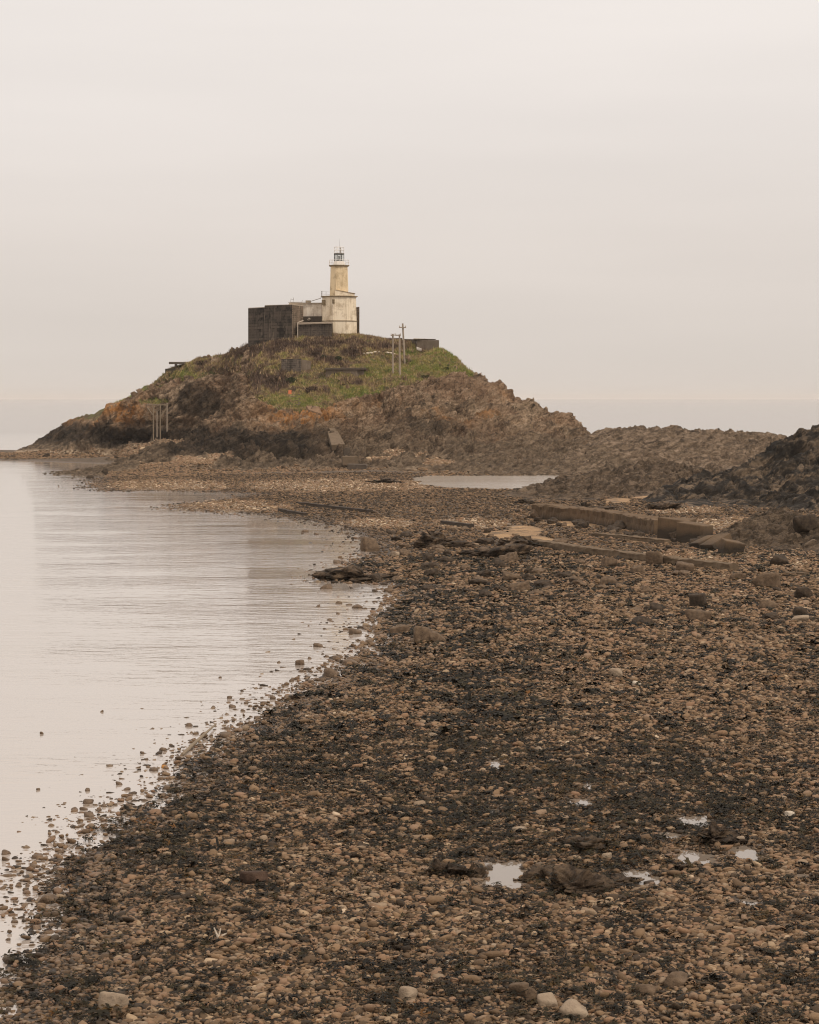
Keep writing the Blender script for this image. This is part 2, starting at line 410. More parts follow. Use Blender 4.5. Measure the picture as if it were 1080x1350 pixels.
# ------------------------------------------------------------------ shoreline and beach level
SHORE_PX = [(-500, 606), (-200, 606), (0, 606), (59, 609), (111, 611), (160, 611), (176, 614), (140, 621), (128, 630), (119, 642), (140, 648), (230, 647), (310, 650), (338, 652), (310, 656), (259, 662), (222, 667), (240, 672), (296, 676), (350, 679), (400, 686), (446, 695), (480, 711), (488, 728), (478, 744), (448, 757), (436, 764), (470, 768), (524, 769), (550, 778), (528, 795), (512, 820), (505, 850), (474, 875), (440, 890), (400, 915), (380, 930), (330, 965), (270, 1005), (225, 1050), (180, 1075), (122, 1112), (92, 1152), (66, 1225), (36, 1300), (4, 1385), (-70, 1600)]
SHORE = [G(px, py) for px, py in SHORE_PX]
LAND = SHORE + [(-12, 12), (-20, -30), (-120, -160), (900, -200), (900, 330), (260, 400), (140, 425), (70, 430), (40, 470), (0, 520), (-60, 530), (-110, 520), (-300, 500), (-380, 480)]
LP = np.array(LAND)

def shore_sd(x, y):
    """Signed distance to the water's edge, positive on land."""
    shp = np.shape(x); x = np.ravel(x); y = np.ravel(y)
    best = np.full(x.shape, 1e9); ins = np.zeros(x.shape, bool)
    for i in range(len(LP)):
        a, b = LP[i], LP[(i + 1) % len(LP)]
        e = b - a; L = e @ e
        t = np.clip(((x - a[0]) * e[0] + (y - a[1]) * e[1]) / L, 0, 1)
        best = np.minimum(best, (x - a[0] - t * e[0])**2 + (y - a[1] - t * e[1])**2)
        c = (a[1] > y) != (b[1] > y)
        with np.errstate(divide='ignore', invalid='ignore'):
            xi = a[0] + (y - a[1]) * e[0] / (e[1] if abs(e[1]) > 1e-12 else 1e-12)
        ins ^= c & (x < xi)
    d = np.sqrt(best)
    return np.where(ins, d, -d).reshape(shp)

def base_level(x, y):
    s = shore_sd(x, y)
    near = np.clip(np.asarray(y) / 120.0, 0.35, 1.0)
    wob = fbm(np.asarray(x) * 0.35, np.asarray(y) * 0.16, 0, 31, 3) * 0.9 * near - 0.25 * near
    s = s + wob * np.clip(1.5 - np.abs(s) / 12, 0, 1)
    land = 0.95 * (1 - np.exp(-np.maximum(s, 0) / 26.0))
    z = np.where(s > 0, land, np.maximum(np.where(s > -6, s * 0.016, -.096 + (s + 6) * .05), -2.2))
    und = fbm(np.asarray(x) * 0.09, np.asarray(y) * 0.06, 0, 5, 3) * 0.22 + fbm(np.asarray(x) * 0.5, np.asarray(y) * 0.3, 0, 9, 3) * 0.07
    z = z + und * smooth(0.5, 14, s) + fbm(np.asarray(x) * 0.9, np.asarray(y) * 0.45, 0, 15, 4, .6) * 0.075 * np.exp(-np.abs(s) / 3.5) * smooth(-6, -1, s)
    rise = np.maximum(np.asarray(x) - (0.22 * np.maximum(y, 0) + 8), 0)
    return z + rise * 0.06, s

# tide pools: photo column, row, half width, half height (photo px)
POOLS = [(652, 1008, 9, 6), (765, 1058, 13, 4.5), (918, 1083, 18, 7), (885, 1102, 13, 4.5), (983, 1125, 17, 9), (916, 1132, 22, 8.5), (666, 1152, 30, 14), (842, 1158, 23, 9), (988, 1190, 13, 4), (1058, 1155, 8, 3.5), (652, 1070, 7, 3), (775, 1037, 6, 3), (934, 1002, 5, 3)]
POOLW = []
for (px, py, hw, hh) in POOLS:
    x, y = G(px, py, 0.75)
    zb = float(base_level(np.array([x]), np.array([y]))[0][0])
    x, y = G(px, py, zb - 0.04)
    POOLW.append((x, y, hw / F * y * 1.25, hh * y * y / (F * CAMZ) * 1.3, zb - 0.04))
BIG_PX = [(540, 630), (552, 639), (580, 643), (640, 645), (695, 646), (722, 640), (745, 631), (752, 627), (735, 626), (680, 627), (610, 627), (565, 627)]
BIGZ = 0.42
BIG = np.array([G(a, b, BIGZ) for a, b in BIG_PX])

def poly_sd(P, x, y):
    best = np.full(np.shape(x), 1e9); ins = np.zeros(np.shape(x), bool)
    for i in range(len(P)):
        a, b = P[i], P[(i + 1) % len(P)]; e = b - a
        t = np.clip(((x - a[0]) * e[0] + (y - a[1]) * e[1]) / (e @ e), 0, 1)
        best = np.minimum(best, (x - a[0] - t * e[0])**2 + (y - a[1] - t * e[1])**2)
        c = (a[1] > y) != (b[1] > y)
        xi = a[0] + (y - a[1]) * e[0] / (e[1] if abs(e[1]) > 1e-9 else 1e-9)
        ins ^= c & (x < xi)
    return np.where(ins, np.sqrt(best), -np.sqrt(best))

def pool_rho(x, y):
    """Smallest normalised distance to a tide pool's centre (ragged rim), and that pool's level."""
    rho = np.full(np.shape(x), 9.0); lev = np.zeros(np.shape(x))
    for k, (cx, cy, a, b, z) in enumerate(POOLW):
        dx, dy = (x - cx) / a, (y - cy) / b
        r = np.sqrt(dx * dx + dy * dy)
        sel = r < 3
        if np.any(sel):
            rr = r + np.where(sel, fbm(dx * 1.9 + k * 7, dy * 1.9, 0, 77, 4, .6) * 1.25, 0)
            lev = np.where(rr < rho, z, lev); rho = np.minimum(rho, rr)
    return rho, lev

def beach_level(x, y):
    x = np.asarray(x, float); y = np.asarray(y, float)
    z, s = base_level(x, y)
    rho, lev = pool_rho(x, y)
    w = smooth(2.2, 1.0, rho)
    z = np.where(rho < 2.2, z * (1 - w) + (lev + 0.05 * (rho - 1.0)) * w, z)
    z = np.where(rho < 1.0, np.minimum(z, lev - 0.12 * (1 - rho**2) - 0.005), z)
    sd = poly_sd(BIG, x, y) + fbm(x * 0.25, y * 0.12, 0, 55, 3) * 2.0
    w = smooth(-9, 0, sd)
    z = z * (1 - w) + (BIGZ + 0.02) * w
    z = np.where(sd > 0, np.minimum(z, BIGZ + 0.01 - np.minimum(sd * 0.1, 0.8)), z)
    return z, s, rho, sd

# ------------------------------------------------------------------ where the wrack, sand and pale shingle lie on the beach
def photo(x, y, z): return CX + F * x / y, HZ + F * (CAMZ - z) / y
WEED_AREAS = [(560, 800, 110, 30, .5), (640, 735, 110, 22, .7), (700, 860, 120, 60, .3), (620, 930, 130, 60, .45), (760, 1010, 160, 50, .4), (900, 1090, 200, 70, .5), (620, 1090, 130, 50, .45), (400, 1010, 90, 40, .45), (230, 1120, 110, 35, .5), (760, 1160, 120, 40, .45), (980, 1330, 150, 40, .5), (540, 1290, 90, 30, .2), (120, 1200, 60, 50, .25), (490, 670, 90, 18, .3), (620, 655, 130, 8, .4), (420, 1160, 140, 40, -.15), (260, 1290, 160, 50, -.05), (620, 1220, 200, 25, -.35), (900, 850, 160, 70, -.6), (980, 780, 160, 30, -.6), (480, 640, 150, 12, -.3), (560, 860, 30, 60, -.1), (900, 1250, 150, 40, -.15), (640, 960, 60, 40, .3), (1000, 970, 120, 60, -.1)]
def weed_mask(x, y, z):
    px, py = photo(x, y, z)
    b = np.zeros(np.shape(x))
    for (cx, cy, sx, sy, a) in WEED_AREAS: b = b + a * np.exp(-(((px - cx) / sx)**2 + ((py - cy) / sy)**2))
    n = fbm(x * 0.28, y * 0.12, 0, 41, 4, 0.6) * 0.9 + fbm(x * 1.5, y * 0.8, 0, 43, 4, .65) * 0.85
    return smooth(-0.2, 0.75, n + b * .65 - 0.05)
def blobs(x, y, z, L):
    px, py = photo(x, y, z); b = np.zeros(np.shape(x))
    for (cx, cy, sx, sy) in L: b = np.maximum(b, np.exp(-(((px - cx) / sx)**2 + ((py - cy) / sy)**2)))
    n = fbm(x * 0.5, y * 0.25, 0, 61, 3) * 0.5
    return smooth(0.35, 0.65, b + n)
SAND = [(690, 700, 28, 9), (660, 705, 26, 6), (720, 678, 22, 10), (770, 690, 60, 5), (815, 660, 22, 5), (850, 656, 18, 4), (700, 712, 40, 6), (860, 712, 40, 4)]
PALE = [(220, 640, 110, 9), (300, 668, 90, 10), (450, 640, 160, 10), (500, 690, 60, 8), (960, 690, 70, 9), (900, 735, 120, 10), (1020, 740, 80, 14), (560, 612, 80, 10), (900, 672, 60, 6), (1000, 700, 60, 8), (620, 690, 60, 8)]

# ------------------------------------------------------------------ beach sheet
M_BEACH = m_beach()
def build_beach():
    d = [-160, -120, -80, -50, -30, -15, 0, 8, 15, 22, 28]
    y = 33.0
    while y < 440: d.append(y); y += max(0.11, 0.0042 * y * (0.62 if y < 150 else 1.0))
    while y < 700: d.append(y); y *= 1.05
    d = np.array(d)
    u = np.concatenate([np.linspace(-4, -0.5, 10), np.linspace(-0.45, -0.27, 10), np.arange(-0.25, 0.2501, 0.0013), np.linspace(0.27, 0.5, 14), np.linspace(0.6, 4, 12)])
    w = np.maximum(d, 30)
    X = u[None, :] * w[:, None]; Y = np.repeat(d[:, None], len(u), 1)
    Z, s, rho, sd = beach_level(X, Y)
    Yp = np.maximum(Y, 20)
    weed = weed_mask(X, Yp, Z); sand = blobs(X, Yp, Z, SAND); pale = blobs(X, Yp, Z, PALE)
    Z = Z + fbm(X * 1.6, Y * 1.6, 0, 13, 3) * 0.035 * smooth(0, 4, s) * smooth(1.0, 1.6, rho)
    wet = np.maximum(smooth(5, 0, s), smooth(1.8, 1.0, rho))
    V = np.stack([X, Y, Z], -1).reshape(-1, 3)
    o = mesh_np('beach', V, grid_faces(*X.shape), M_BEACH, {'weed': weed.ravel(), 'sand': sand.ravel(), 'pale': pale.ravel(), 'wet': wet.ravel(), 'far': smooth(120, 230, Y).ravel()})
    return tag(o, kind='structure')
BEACH = build_beach()

# ------------------------------------------------------------------ rock masses
def craggy(X, Y, Z, amp, sc, dip=0.45, seed=0, blocky=1.0):
    """Offsets that break a surface into dipping beds and blocks."""
    u = (X * math.cos(dip) + Z * math.sin(dip)); w = (-X * math.sin(dip) + Z * math.cos(dip)) + Y * 0.18
    jx = fbm(X / (3 * sc), Y / (3 * sc), Z / (3 * sc), seed + 3, 4)
    f1, f2, c = worley(u / (6.0 * sc) + jx * .7, Y / (4.2 * sc) + jx * .7, w / (2.6 * sc) + jx * .5, seed)
    g1, g2, e = worley(u / (2.1 * sc) + jx, Y / (1.7 * sc), w / (0.9 * sc) + jx, seed + 20)
    def saw(t):
        f = t - np.floor(t); return np.where(f < .82, f / .82, (1 - f) / .18) - .5
    big = fbm(X / (13 * sc), Y / (10 * sc), Z / (10 * sc), seed + 40, 3)
    m1 = smooth(-.3, .4, fbm(X / (7 * sc), Y / (7 * sc), Z / (5 * sc), seed + 60, 3))
    bed = saw(w / (2.9 * sc) + jx * .7 + big * 1.6) * 1.15 + saw(w / (1.1 * sc) + jx * 1.2 + 3.3) * .5 * m1
    disp = (c - 0.5) * 1.7 * blocky + (e - 0.5) * 0.55 * blocky * (1 - .6 * m1) - 0.9 * smooth(0.12, 0.0, f2 - f1) - 0.35 * smooth(0.16, 0, g2 - g1)
    disp = disp + facets(u / (6.5 * sc) + jx * .5, Y / (5.0 * sc), w / (4.0 * sc), seed + 80) * 3.0 * blocky + facets(u / (2.4 * sc) + jx * .6, Y / (2.0 * sc), w / (1.5 * sc) + jx * .4, seed + 90) * 1.3 * blocky * (.3 + .7 * m1)
    disp = disp + bed * .95 + big * 2.4 + fbm(u / (3.2 * sc), Y / (2.4 * sc), w / (1.0 * sc), seed + 7, 4, 0.6) * 0.55
    return disp * amp

def displaced(X, Y, Z, D):
    gx = np.gradient(Z, axis=1) / np.maximum(np.gradient(X, axis=1), 1e-6)
    gy = np.gradient(Z, axis=0) / np.maximum(np.gradient(Y, axis=0), 1e-6)
    L = np.sqrt(gx**2 + gy**2 + 1)
    return X - gx / L * D, Y - gy / L * D, Z + D / L

IS = [  # photo column, row, distance of points on the island's face and skyline
    (30, 595, 478), (60, 590, 473), (110, 591, 465), (150, 589, 457), (200, 584, 446), (230, 579, 441), (262, 570, 437),
    (60, 577, 482), (100, 554, 485), (140, 538, 478), (170, 523, 470), (200, 505, 465), (217, 501, 462), (232, 492, 460), (245, 486, 459), (262, 483, 456), (290, 473, 452), (330, 458, 445),
    (345, 452, 437), (372, 445, 433), (400, 442, 432), (440, 441, 432), (470, 441, 432), (500, 445, 433), (520, 449, 432), (540, 454, 431), (553, 464, 427), (566, 463, 426.5), (578, 461, 427), (600, 474, 424), (620, 491, 420), (650, 508, 415), (664, 515, 413), (672, 527, 411), (684, 530, 410), (698, 537, 408), (712, 549, 404), (722, 552, 403), (742, 551, 401), (757, 558, 399), (767, 572, 396),
    (150, 541, 467), (150, 557, 464), (150, 560, 461.5), (150, 575, 460), (110, 568, 473), (110, 578, 468), (180, 533, 460), (180, 555, 456.5), (180, 561, 454), (180, 576, 452.5), (200, 515, 461), (205, 527, 457.5), (205, 532, 454), (205, 557, 450.5), (205, 562, 449), (205, 576, 447.5),
    (235, 503, 455), (235, 535, 448.5), (235, 556, 446), (262, 500, 449), (262, 552, 441.5), (290, 495, 443), (290, 540, 437), (262, 490, 452), (305, 490, 440), (305, 515, 432), (320, 478, 438), (245, 565, 442.5),
    (330, 555, 402), (310, 575, 394), (250, 590, 388), (190, 606, 378), (150, 620, 362), (135, 627, 352), (300, 585, 390), (355, 540, 405), (340, 515, 412), (330, 495, 422), (310, 548, 420), (280, 566, 412),
    (225, 612, 366), (260, 606, 374), (300, 599, 382), (240, 625, 345), (330, 610, 372), (400, 613, 368), (460, 617, 362), (330, 590, 384), (400, 590, 384), (440, 580, 388), (380, 570, 391), (430, 552, 397), (383, 530, 404), (383, 517, 409), (430, 530, 404), (400, 500, 414), (390, 482, 419), (360, 470, 425), (450, 490, 417), (440, 465, 424.5), (500, 465, 425), (520, 490, 417), (540, 480, 420), (560, 470, 423), (480, 515, 408), (520, 506, 411), (480, 480, 420),
    (480, 610, 372), (520, 600, 382), (550, 605, 376), (500, 585, 388), (560, 575, 390), (560, 545, 399), (560, 515, 409), (600, 500, 413), (620, 530, 403), (640, 560, 394), (600, 590, 380), (660, 540, 401), (690, 560, 395), (690, 545, 402), (735, 562, 393), (740, 580, 386), (650, 590, 376), (700, 598, 368), (750, 600, 366), (600, 620, 348), (680, 622, 346), (750, 622, 346), (780, 605, 362), (800, 590, 374)]
PTS, VAL = [], []
for (px, py, d) in IS: PTS.append((XD(px, d), d)); VAL.append(ZD(py, d))
for (px, d, z) in [(345, 450, 23.2), (400, 440, 24.1), (400, 452, 24), (460, 440, 24.1), (460, 452, 24), (520, 450, 22.5), (560, 450, 20), (600, 445, 14), (650, 440, 9), (720, 430, 4), (300, 468, 19), (230, 480, 14), (170, 490, 9), (100, 500, 5), (350, 480, 13), (450, 480, 14), (540, 475, 12), (620, 465, 5), (350, 510, -1), (450, 510, -1), (550, 505, -1), (200, 510, 2), (120, 520, -1), (250, 530, -1), (650, 480, -1), (750, 450, -1), (800, 420, -1),
                   (20, 495, -1), (-10, 470, 0.6), (-40, 462, 0.6), (820, 395, 1), (850, 380, 0.4), (850, 350, 0.2), (60, 458, 0.9), (0, 452, 0.35), (120, 450, 0.8), (170, 446, 0.6), (-60, 490, -1), (820, 345, 0.0), (600, 336, 0.0), (700, 334, -0.2), (500, 345, 0.4), (400, 345, 0.4), (300, 345, 0.3), (220, 335, 0.0), (130, 340, -0.3), (60, 430, -0.5), (100, 400, -1.2), (150, 390, -0.6), (180, 400, 0.2)]:
    PTS.append((XD(px, d), d)); VAL.append(z)
hill_f = tps(PTS, VAL, 0.01)
GRASS_LINE = [(-100, 640), (20, 585), (60, 570), (100, 551), (125, 544), (140, 538), (160, 529), (180, 519), (200, 512), (222, 503), (262, 495), (300, 489), (322, 492), (335, 520), (345, 533), (380, 541), (425, 536), (470, 521), (510, 512), (560, 500), (600, 491), (625, 492), (640, 485), (900, 470)]

def build_hill():
    xs = np.arange(-92, 46, 0.18)
    ys = np.concatenate([np.arange(328, 360, 0.3), np.arange(360, 464, 0.19), np.arange(464, 530, 0.6)])
    X, Y = np.meshgrid(xs, ys)
    Z = hill_f(X, Y)
    Z = np.maximum(Z, -2)
    px, py = photo(X, Y, Z)
    nz = fbm(X * 0.22, Y * 0.22, 0, 91, 4)
    gline = np.interp(px, [g[0] for g in GRASS_LINE], [g[1] for g in GRASS_LINE]) + nz * 9
    grass = smooth(5, -5, py - gline) * smooth(445, 440, Y * 0 + 440) * smooth(8.0, 10.0, Z)
    grass = np.maximum(grass, smooth(.35, .65, np.exp(-(((px - 203) / 24)**2 + ((py - 529) / 5.5)**2)) + nz * .3))
    grass = grass * smooth(.62, .5, fbm(X * .3, Y * .3, Z * .3, 97, 4, .6) + .25 * (px < 330) + .17) 
    grass = np.where(Y > 470, smooth(6, 9, Z), grass)
    lowl = 6.6 + nz * 1.2
    sh = np.zeros(X.shape)
    for (cx, cy, sx, sy) in [(60, 599, 90, 7), (130, 598, 60, 8), (190, 592, 34, 9), (225, 584, 18, 6), (215, 617, 36, 8), (180, 628, 46, 9), (255, 609, 36, 7), (290, 602, 20, 5), (505, 607, 30, 7), (540, 602, 30, 6), (520, 596, 18, 5), (580, 610, 24, 5), (240, 628, 60, 8), (-20, 600, 60, 6)]:
        sh = np.maximum(sh, np.exp(-(((px - cx) / sx)**2 + ((py - cy) / sy)**2)))
    sh = np.maximum(smooth(0.3, 0.6, sh + nz * 0.3) * smooth(4.8, 3.4, Z), smooth(1.1, .5, Z + nz * .7) * smooth(150, 200, px + nz * 40) * smooth(640, 600, px))
    rockmass = (1 - grass) * (1 - sh)
    amp = 0.8 * (1 - .5 * smooth(590, 650, px)) * smooth(0.2, 2.0, Z) * (.55 + 1.0 * smooth(-.4, .5, fbm(X * .07, Y * .07, 0, 96, 3)))
    D = np.where(Y < 470, 1, 0.5) * amp * craggy(X, Y, Z, 1.0, 1.0, 0.6, 3) * (0.05 + 0.95 * rockmass)
    # fine crags, tussocks and hummocks
    D = np.clip(D, -2.2, 1.9)
    D = D + rockmass * (facets(X * 1.1, Y * 1.1, Z * 1.6, 181) * .75 + fbm(X * 1.8, Y * 1.8, Z * 2.2, 8, 4, .6) * 0.3) + sh * fbm(X * 2.2, Y * 2.2, 0, 18, 2) * 0.08
    D = D + grass * (fbm(X * 0.2, Y * 0.2, 0, 28, 3) * 1.35 + np.abs(fbm(X * 0.6, Y * 0.6, 0, 38, 3)) * 0.7 - .35)
    flat = np.exp(-(((X + 16) / 16)**2 + ((Y - 438) / 13)**2))
    D = D * (1 - 0.9 * smooth(0.3, 0.7, flat)) - .3 * smooth(.3, .7, flat)
    # wave-cut undercut in the left cliff's foot
    X2, Y2, Z2 = displaced(X, Y, Z, D)
    cut = np.exp(-((px - 195) / 50)**2) * np.exp(-((Z - 3.4 - nz * .5) / 1.0)**2) * 3.6 * 1.7 * (py < 585) + np.exp(-((px - 215) / 60)**2) * np.exp(-((Z - 6.9 - nz * .4) / .55)**2) * 1.8
    Y2 = Y2 + cut * smooth(436, 440, Y)
    for _ in range(3):
        av = Z2.copy(); av[2:-2, 2:-2] = (Z2[4:, 2:-2] + Z2[:-4, 2:-2] + Z2[2:-2, 4:] + Z2[2:-2, :-4]) / 4
        Z2 = np.where((grass > .2) | (Y > 438), np.minimum(Z2, av + .35), Z2)
    lich = np.exp(-((Z - 9.3 - nz * 4) / 2.4)**2)
    lich = lich * np.maximum(np.maximum(smooth(210, 170, px) * 1.0, np.exp(-((px - 400) / 50)**2)), 0.8 * np.exp(-((px - 570) / 120)**2) * smooth(-.1, .4, fbm(X * .12, Y * .12, Z * .12, 95, 4)))
    darkl = smooth(1.0, -1.2, Z - lowl) * (1 - sh)
    side = smooth(400, 470, px + nz * 40)
    dark = darkl * (1 - side * 0.6) + 0.75 * smooth(.4, .6, np.exp(-(((px - 262) / 34)**2 + ((py - 530) / 24)**2)) + nz * .35) + .8 * np.exp(-(((px - 560) / 60)**2 + ((py - 560) / 9)**2))
    brown = smooth(1.0, -2.5, Z - lowl + 1.5) * np.maximum(side, smooth(3.2, 2.0, Z))
    green = np.zeros(X.shape); heath = np.zeros(X.shape)
    for (cx, cy, sx, sy) in [(400, 525, 32, 10), (370, 527, 16, 10), (560, 485, 50, 12), (520, 490, 50, 10), (590, 468, 30, 18), (400, 478, 12, 6), (205, 522, 22, 8), (470, 515, 50, 8), (540, 462, 16, 8), (190, 517, 20, 7), (170, 525, 20, 7), (240, 494, 20, 6), (290, 480, 26, 6), (395, 500, 12, 9), (610, 488, 20, 10), (440, 505, 30, 6)]:
        green = np.maximum(green, np.exp(-(((px - cx) / sx)**2 + ((py - cy) / sy)**2)))
    for (cx, cy, sx, sy) in [(365, 503, 26, 12), (340, 500, 20, 12), (330, 462, 50, 8), (380, 452, 40, 5), (465, 462, 18, 6), (420, 512, 16, 6), (440, 450, 40, 5), (300, 482, 40, 8), (415, 462, 10, 8), (470, 502, 22, 4), (430, 475, 30, 5), (500, 455, 40, 5)]:
        heath = np.maximum(heath, np.exp(-(((px - cx) / sx)**2 + ((py - cy) / sy)**2)))
    A = dict(grass=grass, lichen=np.clip(lich, 0, 1), dark=np.clip(dark, 0, 1), brown=np.clip(brown, 0, 1), shingle=sh, green=green, heath=heath)
    V = np.stack([X2, Y2, Z2], -1).reshape(-1, 3)
    o = mesh_np('hill', V, grid_faces(*X.shape), m_hill(), {k: v.ravel() for k, v in A.items()})
    tag(o, kind='structure')
    return o, (X2, Y2, Z2, A)
HILL, HD = build_hill()

def outcrop(name, label, pts, extra, mat, bounds, res, amp, sc, dip, seed, lam=2e-5, blocky=1.0, cap=0.5, cat='rock'):
    P, Vv = [], []
    for (px, py, d) in pts: P.append((XD(px, d), d)); Vv.append(ZD(py, d))
    for (px, d, z) in extra: P.append((XD(px, d), d)); Vv.append(z)
    f = tps(P, Vv, lam)
    x0, x1, y0, y1 = bounds
    X, Y = np.meshgrid(np.arange(x0, x1, res), np.arange(y0, y1, res * 1.1))
    Z = f(X, Y); Zb = beach_level(X, Y)[0]
    rel = Z - Zb
    D = craggy(X, Y, Z, amp, sc, dip, seed, blocky) * smooth(-0.1, 0.6, rel) + fbm(X / sc * 1.6, Y / sc * 1.6, Z, seed + 9, 3) * amp * .3 * smooth(0, .8, rel)
    X2, Y2, Z2 = displaced(X, Y, Z, D)
    V = np.stack([X2, Y2, Z2], -1).reshape(-1, 3)
    Fc = grid_faces(*X.shape)
    keep = (rel.ravel()[Fc] > -cap).any(1)
    Fc = Fc[keep]
    used = np.unique(Fc); remap = np.zeros(len(V), int); remap[used] = np.arange(len(used))
    o = mesh_np(name, V[used], remap[Fc], mat)
    return tag(o, label, cat)

ROCK_A = outcrop('rock_reef', 'long low ridge of brown barnacled rock between the island and the open sea', 
    [(690, 612, 358), (730, 600, 366), (770, 578, 378), (796, 564, 382), (847, 567, 382), (880, 569, 382), (932, 569.5, 382), (980, 572, 382), (1030, 576, 382), (1060, 584, 378), (1090, 590, 375),
     (700, 626, 343), (749, 625, 344), (800, 622, 350), (854, 619, 357), (932, 615, 362), (983, 612, 364), (1040, 612, 364), (800, 592, 370), (860, 590, 371), (930, 588, 373), (1000, 590, 373), (780, 605, 362), (860, 605, 364), (930, 602, 367)],
    [(760, 400, 4), (850, 400, 5), (950, 400, 5), (1050, 400, 3.5), (1120, 385, 2), (800, 425, -1), (900, 425, -1), (1000, 425, -1), (1100, 415, -1), (1180, 400, -1), (680, 338, -.4), (760, 336, -.4), (850, 345, -.3), (950, 348, -.2), (1060, 350, -.2), (1180, 360, -.5), (650, 350, -.3), (690, 390, 0), (720, 410, -1)],
    m_outcrop('barnacled_rock', (0.05, 0.035, 0.023), (0.155, 0.108, 0.07), (0.3, 0.218, 0.15)), (12, 84, 334, 428), 0.22, 0.42, 0.7, 0.65, 101, blocky=.55)
ROCK_B = outcrop('rock_mound', 'low brown rock mound sloping down to the sandy gap behind the sea wall',
    [(655, 655, 262), (690, 648, 268), (720, 641, 275), (757, 633, 285), (800, 622, 295), (847, 614, 303), (880, 616, 305), (920, 619, 305), (950, 624, 300), (980, 632, 290),
     (710, 660, 250), (750, 657, 252), (788, 655, 255), (820, 648, 262), (847, 642, 270), (890, 640, 274), (930, 640, 276), (760, 645, 266), (820, 634, 282), (880, 630, 288)],
    [(640, 255, .3), (640, 275, .3), (700, 285, .2), (760, 305, .2), (820, 325, .2), (900, 330, .2), (980, 320, .2), (700, 243, .2), (770, 245, .2), (840, 255, .2), (900, 262, .2), (960, 268, .3), (1030, 300, .3)],
    m_outcrop('brown_rock', (0.032, 0.023, 0.015), (0.11, 0.076, 0.049), (0.21, 0.15, 0.1), 1.2), (8, 52, 240, 332), 0.18, 0.42, 0.5, 0.6, 151)
ROCK_C = outcrop('rock_bluff', 'dark steep slanting rock bluff rising towards the right above the sea wall',
    [(862, 656, 249), (885, 645, 254), (909, 633, 260), (956, 618, 264), (991, 602, 266), (1018, 594, 267), (1049, 579, 268), (1080, 565, 270), (1120, 552, 272), (1180, 535, 275), (1260, 520, 280),
     (862, 663, 243), (901, 667, 237), (932, 665, 240), (971, 660, 244), (983, 669, 233), (1030, 676, 225), (1075, 690, 212), (1120, 700, 204), (1180, 712, 195), (930, 648, 250), (980, 635, 254), (1040, 620, 254), (1000, 650, 246), (1060, 650, 238), (1080, 610, 255), (1120, 620, 246), (1180, 610, 245), (1260, 610, 240), (1080, 670, 226)],
    [(850, 258, .2), (880, 275, .2), (940, 285, .2), (1000, 290, .5), (1060, 295, 1), (1150, 305, 2), (1260, 310, 4), (850, 238, .2), (900, 226, .3), (950, 226, .3), (1000, 220, .3), (1060, 208, .3), (1120, 196, .3), (1200, 186, .3), (1300, 186, .6), (1340, 250, 12), (1340, 300, 6)],
    m_outcrop('dark_rock', (0.009, 0.008, 0.0065), (0.034, 0.026, 0.019), (0.19, 0.135, 0.088), 0.55, 32), (22, 80, 184, 312), 0.19, 0.85, 1.0, 0.6, 201, blocky=.42)
ROCK_D = outcrop('rock_hump', 'brown weed-softened rock hump at the right edge of the beach below the dark bluff',
    [(967, 705, 183), (980, 692, 187), (998, 685, 189), (1030, 684, 190), (1060, 686, 190), (1085, 688, 190), (1010, 705, 180), (1049, 722, 169), (980, 713, 176), (1060, 705, 178), (1090, 720, 168)],
    [(955, 190, .3), (975, 200, .4), (1020, 205, .5), (1080, 205, .6), (960, 175, .3), (1000, 168, .3), (1050, 160, .3), (1110, 158, .3), (1130, 180, 1.8), (1150, 205, .6)],
    m_outcrop('hump_rock', (0.035, 0.025, 0.016), (0.115, 0.08, 0.052), (0.2, 0.143, 0.095), 1.3), (23, 42, 158, 208), 0.12, 0.36, 0.42, 0.5, 251)

# ------------------------------------------------------------------ sea, tide pools
SEA_M = m_water('sea_water', (0.4, 0.345, 0.3), 0.055, 0.03, 1.85)
e = [-26000, -4000, -800, -200, 200, 800, 4000, 26000]
X, Y = np.meshgrid(np.array(e, float), np.array(e, float))
tag(mesh_np('sea', np.stack([X, Y, X * 0], -1).reshape(-1, 3), grid_faces(*X.shape), SEA_M), kind='structure')
X, Y = np.meshgrid(np.array([-27000., 0, 27000]), np.array([-27000., 0, 27000]))
tag(mesh_np('seabed', np.stack([X, Y, X * 0 - 3.0], -1).reshape(-1, 3), grid_faces(*X.shape), M_BEACH), kind='structure')
POOL_M = m_water('pool_water', (0.2, 0.16, 0.125), 0.003, 0.03, 1.33)
for (cx, cy, a, b, z) in POOLW:
    k = 28; t = np.linspace(0, 2 * np.pi, k, endpoint=False)
    V = np.concatenate([[(cx, cy, z)], np.stack([cx + a * 1.5 * np.cos(t), cy + b * 1.5 * np.sin(t), t * 0 + z], -1)])
    Fc = np.array([(0, 1 + i, 1 + (i + 1) % k) for i in range(k)])
    tag(mesh_np('tide_pool', V, Fc, POOL_M), kind='structure')
c = BIG.mean(0); V = np.concatenate([[(c[0], c[1], BIGZ)], [((p[0] - c[0]) * 1.22 + c[0], (p[1] - c[1]) * 1.18 + c[1], BIGZ) for p in BIG]])
tag(mesh_np('lagoon_pool', V, np.array([(0, 1 + i, 1 + (i + 1) % len(BIG)) for i in range(len(BIG))]), m_water('lagoon_water', (0.36, 0.31, 0.26), 0.14, 0.16, 1.5)), kind='structure')

